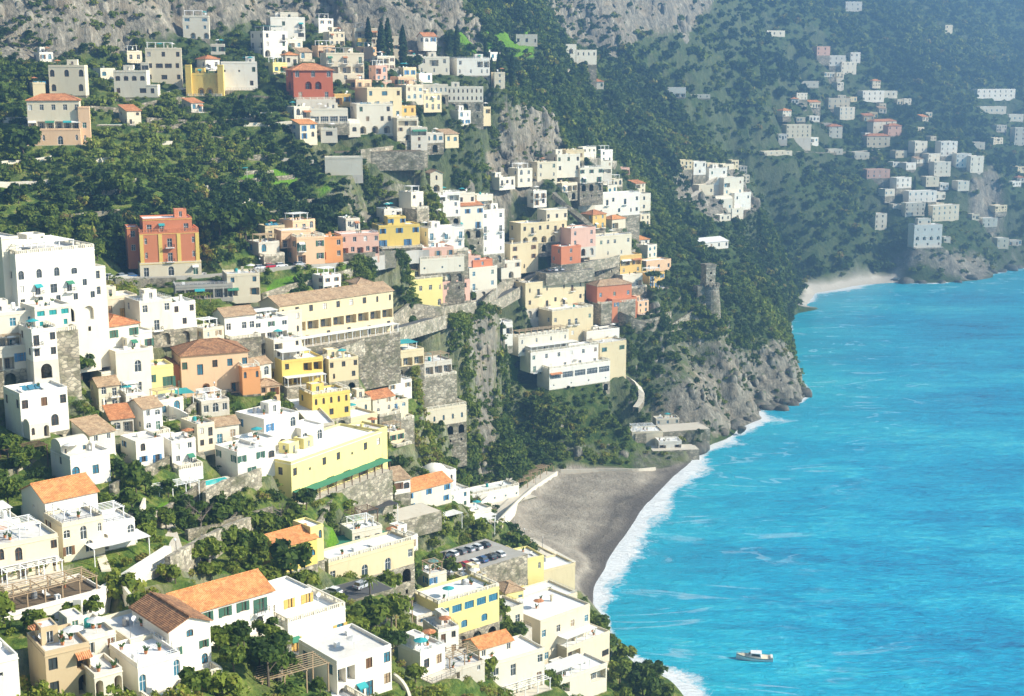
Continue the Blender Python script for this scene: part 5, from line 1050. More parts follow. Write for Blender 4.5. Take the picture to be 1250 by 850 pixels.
def limbs(h, r, seed, nb=5, spread=.6, twig=0):
    R = random.Random(seed); m = MB(); lean = Vector((R.uniform(-.1,.1), R.uniform(-.1,.1), 1))*h; top = Vector((0,0,-.6))+lean*.0; a = Vector((0,0,-1.0)); b = lean*.45
    m.bar(a, b, r, 6, r*.72); m.bar(b, lean*.85, r*.7, 6, r*.3)
    for k in range(nb):
        t = R.uniform(.35,.8); o = lean*t; an = 2*math.pi*k/nb+R.uniform(-.4,.4); L = h*spread*R.uniform(.5,.9); e = o+Vector((math.cos(an)*L, math.sin(an)*L, L*R.uniform(.5,.9))); m.bar(o, e, r*.42, 5, r*.12)
        for j in range(twig): an2 = an+R.uniform(-.9,.9); s = o.lerp(e, R.uniform(.4,.95)); f = s+Vector((math.cos(an2), math.sin(an2), R.uniform(.4,1.4)))*L*.45; m.bar(s, f, r*.14, 4, r*.04)
    return m
def crownmesh(name, V, t, base):
    Q = np.arange(len(V), dtype=np.int32).reshape(-1, 4); return rawmesh(name, V.astype(np.float32), Q, 'leaves', (('tint', np.clip(t+base, 0, 1)),))
KIND = {}
def proto(key, nm, cat, n, r, zc, zr, lobes, size, base, th, tr, tip=None, nseeds=3):
    L = []
    for s in range(nseeds):
        for b in base:
            V, t = crown(n, r, zc, zr, lobes, size, 100+s*7+len(KIND)*31, tip); c = crownmesh('crown', V, t, b); tk = limbs(th, tr, s*5+len(KIND), 5).mesh('trunk', 'bark'); L.append((c, tk))
    KIND[key] = (nm, cat, L)
proto('bush', 'bushy_tree', 'tree', 620, 2.6, 3.0, 2.0, 8, .36, (.25, .45, .62), 3.0, .22)
proto('shrub', 'garden_shrub', 'shrub', 260, 1.3, .9, .95, 6, .24, (.4, .62, .8), 1.0, .08)
proto('pine', 'umbrella_pine', 'tree', 620, 3.2, 6.2, 1.1, 9, .36, (.22, .34), 6.2, .26)
proto('lemon', 'citrus_tree', 'tree', 420, 1.8, 2.2, 1.5, 6, .28, (.66, .8), 2.2, .13)
proto('cypress', 'cypress_tree', 'tree', 640, 1.2, .6, 11.5, 1, .34, (.05, .12), 4, .2, lambda t: 1.25*np.sin(np.pi*np.clip(t*.93+.07, 0, 1))**.6*(1-t)**.28)
bare = []
for s in range(3): bare.append((None, limbs(4.6, .24, 40+s, 8, .7, 7).mesh('trunk', 'pale bark')))
KIND['bare'] = ('bare_tree', 'tree', bare)
def palmmesh():
    m = MB(); t = MB(); t.bar((0,0,-.8), (.15,0,4.2), .24, 7, .18)
    for k in range(16):
        a = k*2*math.pi/16+.2*(k % 3); el = .9-.5*(k % 3); p = [Vector((.15,0,4.2))]
        for j in range(6): d = Vector((math.cos(a)*math.cos(el), math.sin(a)*math.cos(el), math.sin(el))); p.append(p[-1]+d*.5); el -= .33
        for j in range(6):
            w = .3*(1-j/7); s = Vector((-math.sin(a), math.cos(a), -.35))*w; s2 = Vector((math.sin(a), -math.cos(a), -.35))*w; m.face(p[j], p[j+1], p[j+1]+s, p[j]+s); m.face(p[j], p[j+1], p[j+1]+s2, p[j]+s2)
    me = m.mesh('crown', 'leaves'); at = me.attributes.new('tint', 'FLOAT', 'POINT'); at.data.foreach_set('value', np.full(len(me.vertices), .55, np.float32)); return me, t.mesh('trunk', 'bark')
KIND['palm'] = ('palm_tree', 'tree', [palmmesh()])
TREES = []; SEEN = {}
LOOK = {'bush': ['dark green bushy tree', 'mid green bushy tree', 'bright leafy tree'], 'shrub': ['dark low shrub', 'green low shrub', 'yellow-green low shrub'], 'pine': ['dark flat-topped pine', 'green flat-topped pine'],
 'lemon': ['bright green citrus tree', 'yellow-green citrus tree'], 'cypress': ['tall dark cypress', 'slim green cypress'], 'bare': ['leafless winter tree'], 'palm': ['small palm tree']}
def put(kind, x, y, z, s, v, label=None, group=None, hs=None):
    nm, cat, L = KIND[kind]; c, t = L[v % len(L)]; R = random.Random(int(x*31+y*17)); nb = len(LOOK[kind])
    look = LOOK[kind][v % nb if kind not in ('cypress',) else v % 2]
    root = thing(nm, '', cat, (x, y, z), R.random()*6.28); root.scale = (s, s, hs or s)
    if t: obj('trunk', t, root)
    if c: obj('crown', c, root)
    px, py, _ = proj(x, y, z+2*s)
    if label is None:
        b = min(PLACES, key=lambda q: math.hypot(q[0]-px, q[1]-py)+abs(q[2]-y)*.15); dx, dy = px-b[0], py-b[1]
        side = ('below' if dy > 0 else 'above') if abs(dy) > abs(dx)*.8 else ('right of' if dx > 0 else 'left of')
        size = 'small ' if s < .75 else 'large ' if s > 1.25 else ''
        label = f'{size}{look} {side} {cut(b[3], 8)}'
    SEEN.setdefault(label, []).append(root); root['label'] = label; TREES.append(root)
    root['group'] = group or {'bush': 'bushy trees on the hillside', 'shrub': 'shrubs in the gardens', 'pine': 'flat-topped pines', 'lemon': 'citrus trees in the gardens', 'cypress': 'tall dark cypresses', 'bare': 'leafless winter trees', 'palm': 'palms by the houses'}[kind]
    return root
# the trees one can pick out: pixel of the foot, kind, height scale
def pt(kind, px, py, s, v=0, label=None, hs=None):
    g = ground(px, py); put(kind, g.x, g.y, float(hz(g.x, g.y)), s, v, label, hs=hs)
for px, py, h, v, lb in [(450,64,36,0,'tall dark cypress standing alone in front of the cliff foot'),(466,86,53,0,'left cypress of the tall close pair'),(474,86,56,1,'taller right cypress of the close pair'),(492,84,46,0,'tall cypress right of the close pair'),
  (549,76,32,0,'cypress left of two behind the cemetery'),(558,74,34,1,'cypress right of two behind the cemetery'),(593,74,24,0,'thin distant cypress above the cemetery roof'),(609,104,32,1,'dark cypress beside the narrow cream tower house'),(625,107,38,0,'slender cypress on the brow right of the cemetery'),
  (600,104,26,0,'short cypress beside the cemetery steps'),(1116,236,18,0,'cypress among the houses of the far village'),(1130,272,20,1,'cypress in front of the far seaside villa')]:
    g = ground(px, py); z = float(hz(g.x, g.y)); zc = g.y*CP-(z-HC)*SP; put('cypress', g.x, g.y, z, h/(F/zc)/12.2*1.1, v, lb)
for a in [('bush',506,92,1.5,0,'broad dark evergreen right of the tall cypresses'),('bush',357,714,1.6,0,'large rounded dark evergreen below the yellow church'),('pine',826,352,1.4,0,'dark pine left of the watchtower'),('pine',812,368,1.3,0,'dark pine below the road left of the watchtower'),
  ('pine',796,356,1.2,1,'green pine beside the low peach house'),('bush',30,200,2.3,0,'big dark evergreen beside the long pink loggia villa'),('bush',300,300,2.4,0,'huge dark oak filling the slope right of the orange red palazzo'),('bush',270,300,2.0,0,'dark oak close behind the orange red palazzo'),
  ('bush',196,152,1.2,5,'bright yellow-green tree below the yellow two-arch villa'),('bush',148,250,1.9,1,'rounded pine-green tree in the middle of the left wood'),('bush',785,856,1.5,0,'large grey-green tree by the shore at the lower edge'),('bush',806,866,1.4,1,'second large tree by the shore nearest the surf'),
  ('bush',762,812,1.1,5,'bright green bush between the cream seafront house and the sea'),('bush',756,838,1.2,2,'leafy bush under the cream seafront house'),('bare',540,704,1.0,0,'pollarded leafless tree in the parking terrace yard'),('bare',500,694,.9,1,'bare tree against the cream terrace house'),
  ('bare',530,826,1.1,2,'bare brown tree left of the littered shed'),('palm',70,412,.9,0,'small palm in front of the teal windows'),('palm',452,728,.8,0,'small palm beside the sunken yard'),('bush',452,776,1.3,1,'leafy tree above the mossy wall'),('bush',478,770,1.2,2,'bright leafy tree beside the mossy wall'),
  ('bush',700,308,1.1,0,'round dark tree in front of the pink house'),('bush',630,420,1.2,0,'dark round tree right of the white garden villa'),('bush',560,368,1.0,0,'round dark tree below the rosy arched house'),('bush',574,372,.9,1,'round tree at the viaduct wall'),
  ('bush',486,590,1.1,0,'dark round tree below the cream end tower'),('lemon',300,640,1.0,0,'citrus tree on the bright lawn left of the church'),('bush',262,650,1.3,0,'dark tree on the bright lawn'),('bush',290,798,.85,0,'dark leafy tree under the long orange-roofed house balcony'),('bush',326,790,.8,1,'green tree between the orange-roofed house and yellow shutters'),
  ('bush',240,858,.85,1,'big green tree at the bottom below the gable-fronted house'),('bush',272,856,.8,5,'bright yellow-green tree at the bottom edge'),('bush',176,655,1.0,0,'dark tree at the end of the white garden wall'),('bush',100,474,1.2,0,'dark tree left of the tall arched-window house'),('bush',70,476,1.1,5,'bright tree behind the solar-roofed house')]: pt(*a)
# scattered trees: world-space jittered grid, densest where the slope is green
g_ = np.random.default_rng(3)
def scatter():
    out = []
    for (ya, yb, st) in ((150, 330, 2.7), (330, 520, 3.0), (520, 760, 3.6), (760, 1000, 4.8), (1000, 1750, 5.8)):
        X, Y = np.meshgrid(np.arange(-300, 780, st), np.arange(ya, yb, st)); X = X.ravel()+g_.uniform(-.5,.5,X.size)*st; Y = Y.ravel()+g_.uniform(-.5,.5,Y.size)*st
        zc0 = Y*CP; m = np.abs(X/zc0*F) < 720; X, Y = X[m], Y[m]; Z = hz(X, Y); px, py, zc = proj(X, Y, Z); m = (px > -40) & (px < 1300) & (py > -50) & (py < 905) & (Z > 2.2); out.append(np.stack([X, Y, Z, px, py], -1)[m])
    xg, yg = np.meshgrid(np.arange(-300, 300, 1.5), np.arange(250, 1000, 1.5)); xg = xg.ravel()+g_.uniform(-.7,.7,xg.size); yg = yg.ravel()+g_.uniform(-.7,.7,yg.size)
    st_ = hz(xg, yg, sl); m = (g_.random(len(xg)) < np.clip(st_-.75, 0, 1.2)*.9*np.where(yg > 560, .5, 1)) & (hz(xg, yg) > 2.5); xg, yg = xg[m], yg[m]; rp_ = np.clip((hz(xg, yg, sl)*1.1).astype(int), 1, 7); xg, yg = np.repeat(xg, rp_), np.repeat(yg, rp_); xg = xg+g_.uniform(-.9,.9,xg.size); yg = yg+g_.uniform(-.9,.9,yg.size); zg = hz(xg, yg); px, py, zc = proj(xg, yg, zg); m = (px > -40) & (px < 1300) & (py > -50) & (py < 905)
    out.append(np.stack([xg, yg, zg, px, py], -1)[m]); return np.concatenate(out)
S = scatter()
X, Y, Z, PX, PY = S.T
rock = hz(X, Y, A_ROCK); lawn = hz(X, Y, A_LAWN); sand = hz(X, Y, A_SAND); slp = hz(X, Y, sl)
dens = .92+.1*(Y > 700)-.66*np.clip(rock*1.3-.1, 0, 1)-.75*lawn-2*sand; 
clump = vnoise(X, Y, 17, 21)+.6*vnoise(X, Y, 7, 22); dens += clump*.35-.42*(Y < 430)*(PY > 330)
keep = g_.random(len(X)) < dens
HB = np.zeros(len(X))      # allowed height near buildings
HB[:] = 9
for X0, Y0, c, s, x0, x1, y0, y1, zb in FOOT:
    A, B = X-X0, Y-Y0; lx, ly = A*c+B*s, -A*s+B*c; d = np.hypot(np.maximum(np.maximum(x0-lx, lx-x1), 0), np.maximum(np.maximum(y0-ly, ly-y1), 0)); keep &= d > 1.0
    HB = np.where(d < 5, np.minimum(HB, .5+d*.55), HB)
for X0, Y0, c, s, x0, x1, dd, hh in BOXES:   # the view over each facade stays open, as the gardens below the houses are kept low
    A, B = X-X0, Y-Y0; lx, ly = A*c+B*s, -A*s+B*c; f = (ly < 0) & (ly > -16) & (lx > x0-2) & (lx < x1+2); HB = np.where(f, np.minimum(HB, .55-ly*.10), HB)
    A2 = (X*Y0/np.maximum(Y, 1)-X0); near = (Y < Y0) & (Y > Y0-22) & (np.abs(A2) < (x1-x0)*.5+2); HB = np.where(near, np.minimum(HB, .6+(Y0-Y)*.09), HB)
for o, hw in LINES:
    for q in o[::2]:
        d = np.hypot(X-q.x, Y-q.y); keep &= d > hw+.3; HB = np.where(d < hw+3, np.minimum(HB, 1.6), HB)
X, Y, Z, PX, PY, HB, rock, slp = [v[keep] for v in (X, Y, Z, PX, PY, HB, rock, slp)]
zc_ = Y*CP-(Z-HC)*SP; HL = np.full(len(X), 30.0)
for a, b, base, Y0 in SIGHT:
    m = (PX > a) & (PX < b) & (Y < Y0+1) & (PY > base-2); HL = np.where(m, np.minimum(HL, (PY-base+4)/(F/zc_)), HL)
n = len(X); size = .38+.85*g_.random(n)**1.6+.25*np.clip(vnoise(X, Y, 40, 23)+.2, 0, 1); size *= np.where((Y < 430) & (PY > 330), .84, 1); size *= np.where(Y > 700, 1.25, 1)*np.where(Y > 1000, 1.4, 1)*np.where(rock > .5, .6, 1); size = np.minimum(size, HB/1.9); size = np.minimum(size, HL/3.6)
tone = np.clip(.43+.75*vnoise(X, Y, 34, 24)+.35*vnoise(X, Y, 9, 25)+.26*(g_.random(n)-.5), 0, 1); tone = np.where(Y > 560, tone*.9, tone); tone = np.clip(tone+.13*(Y < 420)*(PY > 330), 0, 1)
tone = np.where(g_.random(n) < .05, .9, tone); ok = size > .2
X, Y, Z, size, tone, PX, PY = [v[ok] for v in (X, Y, Z, size, tone, PX, PY)]
app = size/Y*F; order = np.argsort(-app*((PX > 0) & (PX < 1250) & (PY > 60) & (PY < 850))); big = order[:230]; isbig = np.zeros(len(X), bool); isbig[big] = True
for i in big:
    r = g_.random(); k = 'shrub' if size[i] < .5 else ('lemon' if tone[i] > .62 and r < .5 else 'bare' if r > .95 else 'pine' if r > .90 and size[i] > .8 else 'bush')
    sc = size[i]*(1.75 if k == 'shrub' else 1.3 if k == 'lemon' else 1); v = int(min(2, tone[i]*3.2)) if k in ('bush', 'shrub') else int(tone[i]*7) % 2; put(k, float(X[i]), float(Y[i]), float(Z[i])-.1, float(sc), v+3*int(g_.integers(0, 3)) if k in ('bush','shrub') else v)
def mass(name, idx, nq, sz, label, rr=2.6):
    P_ = [crown(nq, rr, 1.9, 1.75, 6, sz, 900+k) for k in range(6)]; Vs = []; Ts = []
    for k in range(6):
        I = idx[np.arange(len(idx)) % 6 == k]; V, t = P_[k]; a = g_.random(len(I))*6.28; c, s = np.cos(a), np.sin(a)
        w = size[I][:, None]; hx = (.8+.5*g_.random(len(I)))[:, None]
        x = (V[None, :, 0]*c[:, None]-V[None, :, 1]*s[:, None])*w+X[I][:, None]; y = (V[None, :, 0]*s[:, None]+V[None, :, 1]*c[:, None])*w+Y[I][:, None]; z = V[None, :, 2]*w*hx+Z[I][:, None]-.35
        Vs.append(np.stack([x, y, z], -1).reshape(-1, 3)); Ts.append((t[None]+tone[I][:, None]).ravel())
    V = np.concatenate(Vs).astype(np.float32); T = np.clip(np.concatenate(Ts), 0, 1); Q = np.arange(len(V), dtype=np.int32).reshape(-1, 4)
    o = obj(name, rawmesh(name, V, Q, 'leaves', (('tint', T),))); tag(o, label, 'woodland', kind='stuff'); return len(Q)
idx = np.nonzero(~isbig)[0]; nI = idx[Y[idx] < 420]; mI = idx[(Y[idx] >= 420) & (Y[idx] < 780)]; fI = idx[Y[idx] >= 780]
nq = [mass('undergrowth', nI, 210, .27, 'garden undergrowth and small trees between the near houses'), mass('woodland', mI, 150, .38, 'mass of small trees and scrub over the middle slopes'), mass('far_woodland', fI, 80, .56, 'hazy woods covering the far mountain slopes')]
print('TREES', len(TREES), len(nI), len(mI), len(fI), nq)
# ---------------------------------------------------------------- crags on the cliffs
def rockmesh_arrays(seed, sub=2, amp=.45):
    import bmesh
    bm = bmesh.new(); bmesh.ops.create_icosphere(bm, subdivisions=sub, radius=1); R = np.random.default_rng(seed)
    V = np.array([v.co[:] for v in bm.verts]); Fc = np.array([[v.index for v in f.verts] for f in bm.faces], dtype=np.int32); bm.free()
    for k in range(7):   # chop with random planes to get facets
        nrm = R.normal(size=3); nrm /= np.linalg.norm(nrm); dd = R.uniform(.45, .8); t = V@nrm; V = V-np.outer(np.maximum(t-dd, 0), nrm)
    V += R.normal(size=V.shape)*.045*amp/.45; return V, Fc
def cragmat(name, wet=False):
    m, nt, b = newmat(name); q = NT(nt); c, s, g = rock_nodes(q)
    geo = q.n('ShaderNodeNewGeometry'); sep = q.n('ShaderNodeSeparateXYZ'); q.l(geo.outputs['Normal'], sep.inputs[0])
    moss = q.math('MULTIPLY', q.math('SUBTRACT', q.math('ADD', q.math('MULTIPLY', sep.outputs['Z'], .5), q.noise(.4, 4)), .82, clamp=True), 4, clamp=True)
    c = q.mix(moss, c, (.06,.09,.03)); 
    if wet: c = q.mix(.55, c, (.05,.045,.04))
    q.l(c, b.inputs['Base Color']); b.inputs['Roughness'].default_value = .95; q.bump(q.math('ADD', s, g), .8, .6, b); MATS[name] = m
cragmat('crag'); cragmat('wet rock', True)
RA = [rockmesh_arrays(k, 2) for k in range(8)]
def cragscatter():
    r = np.random.default_rng(77); Vs = []; Fs = []; off = 0
    xg, yg = np.meshgrid(np.arange(-300, 480, 2.0), np.arange(300, 1250, 2.0)); xg = xg.ravel()+r.uniform(-1,1,xg.size); yg = yg.ravel()+r.uniform(-1,1,yg.size)
    z = hz(xg, yg); rk = hz(xg, yg, A_ROCK); st = hz(xg, yg, sl); p = np.clip(rk-.25, 0, 1)*np.clip(st-.35, 0, 1.2)*.30*np.where(yg > 760, .35, 1)+np.clip(st-1.5, 0, 1)*.14*(yg < 700)
    px, py, zc = proj(xg, yg, z); m = (r.random(len(xg)) < p) & (px > -60) & (px < 1300) & (py > -80) & (py < 640) & (z > .5)
    rp_ = np.clip((st[m]*.8).astype(int), 1, 5); xg, yg = np.repeat(xg[m], rp_), np.repeat(yg[m], rp_); xg = xg+r.uniform(-1,1,xg.size); yg = yg+r.uniform(-1,1,yg.size); z = hz(xg, yg); ex = hz(xg+1, yg)-hz(xg-1, yg); ey = hz(xg, yg+1)-hz(xg, yg-1); an = np.arctan2(ey, ex)
    ok = np.ones(len(xg), bool)
    for X0, Y0, c, s, x0, x1, y0, y1, zb in FOOT:
        A, B = xg-X0, yg-Y0; lx, ly = A*c+B*s, -A*s+B*c; ok &= np.hypot(np.maximum(np.maximum(x0-lx, lx-x1), 0), np.maximum(np.maximum(y0-ly, ly-y1), 0)) > 3.5
    for o, hw in LINES:
        for q in o[::2]: ok &= np.hypot(xg-q.x, yg-q.y) > hw+3
    for i in np.nonzero(ok)[0]:
        V, Fc = RA[int(r.integers(0, 8))]; s = (.7+3.6*r.random()**2)*(1 if yg[i] < 760 else 1.9); a = an[i]+r.normal()*.3; c_, s_ = math.cos(a), math.sin(a)
        W = V*np.array([s*.8, s*1.1, s*r.uniform(.9, 2.1)]); Vs.append(np.stack([W[:, 0]*c_-W[:, 1]*s_+xg[i]+c_*s*.35, W[:, 0]*s_+W[:, 1]*c_+yg[i]+s_*s*.35, W[:, 2]+z[i]-s*.5], -1)); Fs.append(Fc+off); off += len(V)
    if Vs: tag(obj('cliff_crags', rawmesh('cliff_crags', np.concatenate(Vs).astype(np.float32), np.concatenate(Fs).astype(np.int32), 'crag')), kind='structure')
    return len(Vs)
print('CRAGS', cragscatter())
# ---------------------------------------------------------------- boulders at the water's edge
BM = [rawmesh('boulder', V.astype(np.float32), Fc, 'wet rock') for V, Fc in RA]
def boulder(px, py, s, label, z=0, group='boulders along the foot of the headland', v=0):
    x, y, _ = WZ(px, py, z); o = obj('boulder', BM[v % 8], None, (x, y, z-s*.15), v*1.3); o.scale = (s*1.25, s, s*.85); tag(o, label, 'boulder', group)
for i, (px, py, s) in enumerate([(868,524,6.5),(853,546,5),(880,526,3.2),(896,518,3.4),(838,549,3),(905,524,2.2)]):
    boulder(px, py, s, ['large dark boulder in the middle of the bathing terrace', 'dark flat boulder at the surf in front of the small sun deck', 'rounded boulder right of the large terrace boulder', 'angular boulder at the tip of the bathing terrace', 'low boulder beside the small sun deck', 'lone boulder washed by foam beyond the bathing terrace'][i], 2.6, v=i)
RB = random.Random(9)
for i, (px, py) in enumerate([(918,500),(926,497),(936,500),(945,496),(952,498),(958,494),(966,492),(972,488),(978,484),(982,481),(975,478),(968,484),(960,488),(950,490),(940,493),(930,493),(970,472),(964,462),(962,448),(961,432),(961,412),(912,512),(920,510)]):
    boulder(px, py+RB.uniform(-2, 2), RB.uniform(2.4, 5.5), 'dark wet boulder heaped against the foot of the rocky headland', .4, v=i)
for i, (px, py) in enumerate([(1092,343),(1106,345),(1124,345),(1150,345),(1168,344),(1186,341),(1204,336),(1212,333),(1222,331),(1234,329),(1245,327)]):
    boulder(px, py, RB.uniform(3.5, 7), 'dark rock at the waterline of the far promontory', .3, 'rocks along the far promontory', v=i)
# ---------------------------------------------------------------- watchtower
g = ground(866, 374); tw = thing('watchtower', 'old square stone watchtower on a rounded battered base among headland trees', 'tower', tuple(g), .4)
pm = F/(g.y*CP-(g.z-HC)*SP); u = 1/pm
m = MB(); R1, R0 = 11*u, 13.5*u; m.lathe([(R0*1.05,-6),(R0,0),(R1,22*u),(R1*1.05,23*u),(R1*1.05,25*u)], 22); m.build('base_drum', 'stone', tw)
m = MB()
for k in range(12): a = k*math.pi/6; m.box(R1*.93*math.cos(a)-.6, R1*.93*math.cos(a)+.6, R1*.93*math.sin(a)-.6, R1*.93*math.sin(a)+.6, 25*u, 25*u+1.2)
m.build('battlement', 'stone', tw)
q_ = MB(); s_ = 6.5*u; facade(q_, (-s_-3*u, -s_), (1, 0), (0, -1), 2*s_, 24*u, 49*u, [(s_*.8, s_*1.25, 40*u, 43*u, 1, .4), (s_*.8, s_*1.25, 31*u, 34*u, 1, .4)]); q_.box(-s_-3*u, s_-3*u, -s_+.01, s_, 24*u, 49*u, 'f'); q_.build('keep', 'pale stone', tw)
m = MB(); m.box(-s_-3.6*u, s_-2.4*u, -s_-.6*u, s_+.6*u, 49*u+.01, 52*u); m.build('parapet', 'stone', tw)
m = MB(); m.box(-20*u, -10*u, -5*u, 6*u, -4, 26*u); m.build('side_building', 'stone', tw)
FOOT.append((g.x, g.y, 1, 0, -16*u, 12*u, -12*u, 12*u, g.z))
# ---------------------------------------------------------------- boat
def boat(px, py):
    x, y, _ = WZ(px, py, 0); b = thing('motor_boat', 'small white motor cruiser with a low cabin alone on the turquoise sea', 'boat', (x, y, 0), math.radians(172))
    L, n = 10.0, 14; m = MB(); dk = MB(); st = MB(); prof = []
    for i in range(n+1):
        t = i/n; X_ = -L/2+L*t; w_ = 1.6*(1-max(0, (t-.45)/.55)**2.2)*(.86+.14*min(1, t*4)); sh = .95+.55*t**2; prof.append((X_, max(w_, .03), sh))
    for i in range(n):
        (a, wa, ha), (c, wc, hc) = prof[i], prof[i+1]
        for s in (-1, 1):
            m.face((a, s*wa*.72, -.4), (c, s*wc*.6, -.4), (c, s*wc*.95, .35), (a, s*wa*.95, .35)); m.face((a, s*wa*.95, .35), (c, s*wc*.95, .35), (c, s*wc, hc), (a, s*wa, ha)); st.face((a, s*(wa+.012), ha-.28), (c, s*(wc+.012), hc-.28), (c, s*(wc+.014), hc-.12), (a, s*(wa+.014), ha-.12))
        dk.face((a, -wa*.97, ha-.14), (c, -wc*.97, hc-.14), (c, wc*.97, hc-.14), (a, wa*.97, ha-.14))
    a, wa, ha = prof[0]; m.face((a, -wa*.72, -.4), (a, wa*.72, -.4), (a, wa, ha), (a, -wa, ha))
    m.build('hull', 'white paint', b); st.build('stripe', 'wood', b); dk.build('deck', 'pale cream', b)
    c = MB(); c.v = [(-1.9,-1.15,.85),(1.9,-.95,1.0),(1.9,.95,1.0),(-1.9,1.15,.85),(-1.5,-1.05,2.1),(.9,-.8,2.1),(.9,.8,2.1),(-1.5,1.05,2.1)]; c.f = [(0,1,5,4),(1,2,6,5),(2,3,7,6),(3,0,4,7),(4,5,6,7)]; c.m = [0]*5; cb = c.build('cabin', 'white paint', b)
    k = MB(); k.box(-1.9, 1.1, -1.2, 1.2, 2.11, 2.2); k.build('cabin_roof', 'white paint', cb)
    for s in (-1, 1):
        w2 = MB(); w2.face((-1.45, s*1.17, 1.25), (.9, s*1.03, 1.3), (.75, s*.9, 1.9), (-1.3, s*1.12, 1.9)); w2.build('window', 'glass', cb)
    w2 = MB(); w2.face((1.72, -.8, 1.25), (1.72, .8, 1.25), (1.1, .7, 1.95), (1.1, -.7, 1.95)); w2.build('windscreen', 'glass', cb)
    railing(b, [(.5, -1.35), (2.6, -1.1), (4.6, -.25), (4.95, 0), (4.6, .25), (2.6, 1.1), (.5, 1.35)], 1.25, .6, 'grey metal', 1.0, 'bow_rail', .02)
    m = MB(); m.box(-4.9, -4.3, -1.2, 1.2, .9, 1.25); m.build('stern_seat', 'canvas', b); m = MB(); m.bar((-.5, 0, 2.2), (-.6, 0, 3.2), .04, 5); m.build('mast', 'white paint', b)
boat(921, 805)
# ---------------------------------------------------------------- cars
def carproto(color):
    r = thing('parked_car', '', 'car'); b_ = MB(); L, W = 4.1, 1.7
    sec = [(-2.05,.45,.62),(-1.95,.30,.86),(-1.2,.28,.92),(.75,.28,.92),(1.75,.30,.78),(2.05,.42,.60)]
    for (x0, l0, h0), (x1, l1, h1) in zip(sec, sec[1:]):
        for s in (-1, 1): b_.face((x0, s*.85, l0), (x1, s*.85, l1), (x1, s*.82, h1), (x0, s*.82, h0))
        b_.face((x0,-.82,h0),(x1,-.82,h1),(x1,.82,h1),(x0,.82,h0)); b_.face((x0,-.85,l0),(x1,-.85,l1),(x1,.85,l1),(x0,.85,l0))
    b_.face((-2.05,-.85,.45),(-2.05,.85,.45),(-2.05,.82,.62),(-2.05,-.82,.62)); b_.face((2.05,-.85,.42),(2.05,.85,.42),(2.05,.82,.6),(2.05,-.82,.6)); b_.build('body', color, r)
    g_b, g_t = [(-1.75,.9),(.95,.9)], [(-1.35,1.42),(.25,1.42)]; m = MB(); G = MB()
    for s in (-1, 1): G.face((g_b[0][0], s*.80, .9), (g_b[1][0], s*.80, .9), (g_t[1][0], s*.66, 1.40), (g_t[0][0], s*.66, 1.40))
    G.face((g_b[1][0],-.8,.9),(g_b[1][0],.8,.9),(g_t[1][0],.66,1.4),(g_t[1][0],-.66,1.4)); G.face((g_b[0][0],-.8,.9),(g_b[0][0],.8,.9),(g_t[0][0],.66,1.4),(g_t[0][0],-.66,1.4)); G.build('windows', 'glass', r)
    m.box(-1.38, .28, -.68, .68, 1.401, 1.46); m.build('car_roof', color, r)
    for wx in (-1.3, 1.3):
        for s in (-1, 1): m = MB(); m.bar((wx, s*.70, .31), (wx, s*.88, .31), .31, 12); wo = m.build('wheel', 'rubber', r); m = MB(); m.bar((wx, s*.881, .31), (wx, s*.90, .31), .18, 8); m.build('rim', 'grey metal', wo)
    for s in (-1, 1): m = MB(); m.box(2.03, 2.08, s*.62-.15, s*.62+.15, .56, .68); m.build('headlight', 'white paint', r); m = MB(); m.box(-2.09, -2.04, s*.66-.12, s*.66+.12, .62, .76); m.build('tail_light', 'red paint', r)
    return r
CP_ = {}
def car(color, x, y, z, rz, label, group):
    k = 'car '+color
    if k not in CP_: r = CP_[k] = carproto(k)
    else: r = copy_tree(CP_[k])
    r.location = (x, y, z); r.rotation_euler = (0, 0, rz); tag(r, label, 'car', group)
def ondeck(key, lx, ly, lz=.3): r, g, th = DK[key]; return g.x+lx*math.cos(th)-ly*math.sin(th), g.y+lx*math.sin(th)+ly*math.cos(th), g.z+lz, th
cols = ['white','silver','blue','black','white','grey','silver','white','black']
nth = ['first', 'second', 'third', 'fourth', 'fifth', 'sixth', 'seventh', 'eighth', 'ninth']
for i, cnm in enumerate(cols):
    x, y, z, th = ondeck('park', -11.5+i*2.7, 4.6-.12*i); car(cnm, x, y, z, th+math.radians(100), f'{cnm} car, {nth[i]} from the left in the back row of the parking terrace', 'cars on the parking terrace')
for i, cnm in enumerate(['silver','white','red','white','blue','black','white']):
    x, y, z, th = ondeck('park', -9.5+i*3.0, -4.6); car(cnm, x, y, z, th+math.radians(82), f'{cnm} car, {nth[i]} from the left in the front row of the parking terrace', 'cars on the parking terrace')
x, y, z, th = ondeck('court', -4, 1); car('white', x, y, z, th+1.9, 'white car nose to the wall in the sunken yard', None)
x, y, z, th = ondeck('court', 2.5, 0); car('silver', x, y, z, th+.2, 'silver car parked sideways in the sunken yard', None)
for i, cnm in enumerate(['black','white','silver','grey','white','blue']):
    x, y, z, th = ondeck('hotelpark', -9+i*3.4, .5); car(cnm, x, y, z, th+1.5, f'{cnm} car, {nth[i]} from the left on the roadside terrace above the cream hotel', 'cars above the cream hotel')
rd = [r for r in RP if r[0] == 'upper_road'][0][1]
def oncurve(o, px): return min(range(1, len(o)-1), key=lambda i: abs(proj(*o[i])[0]-px))
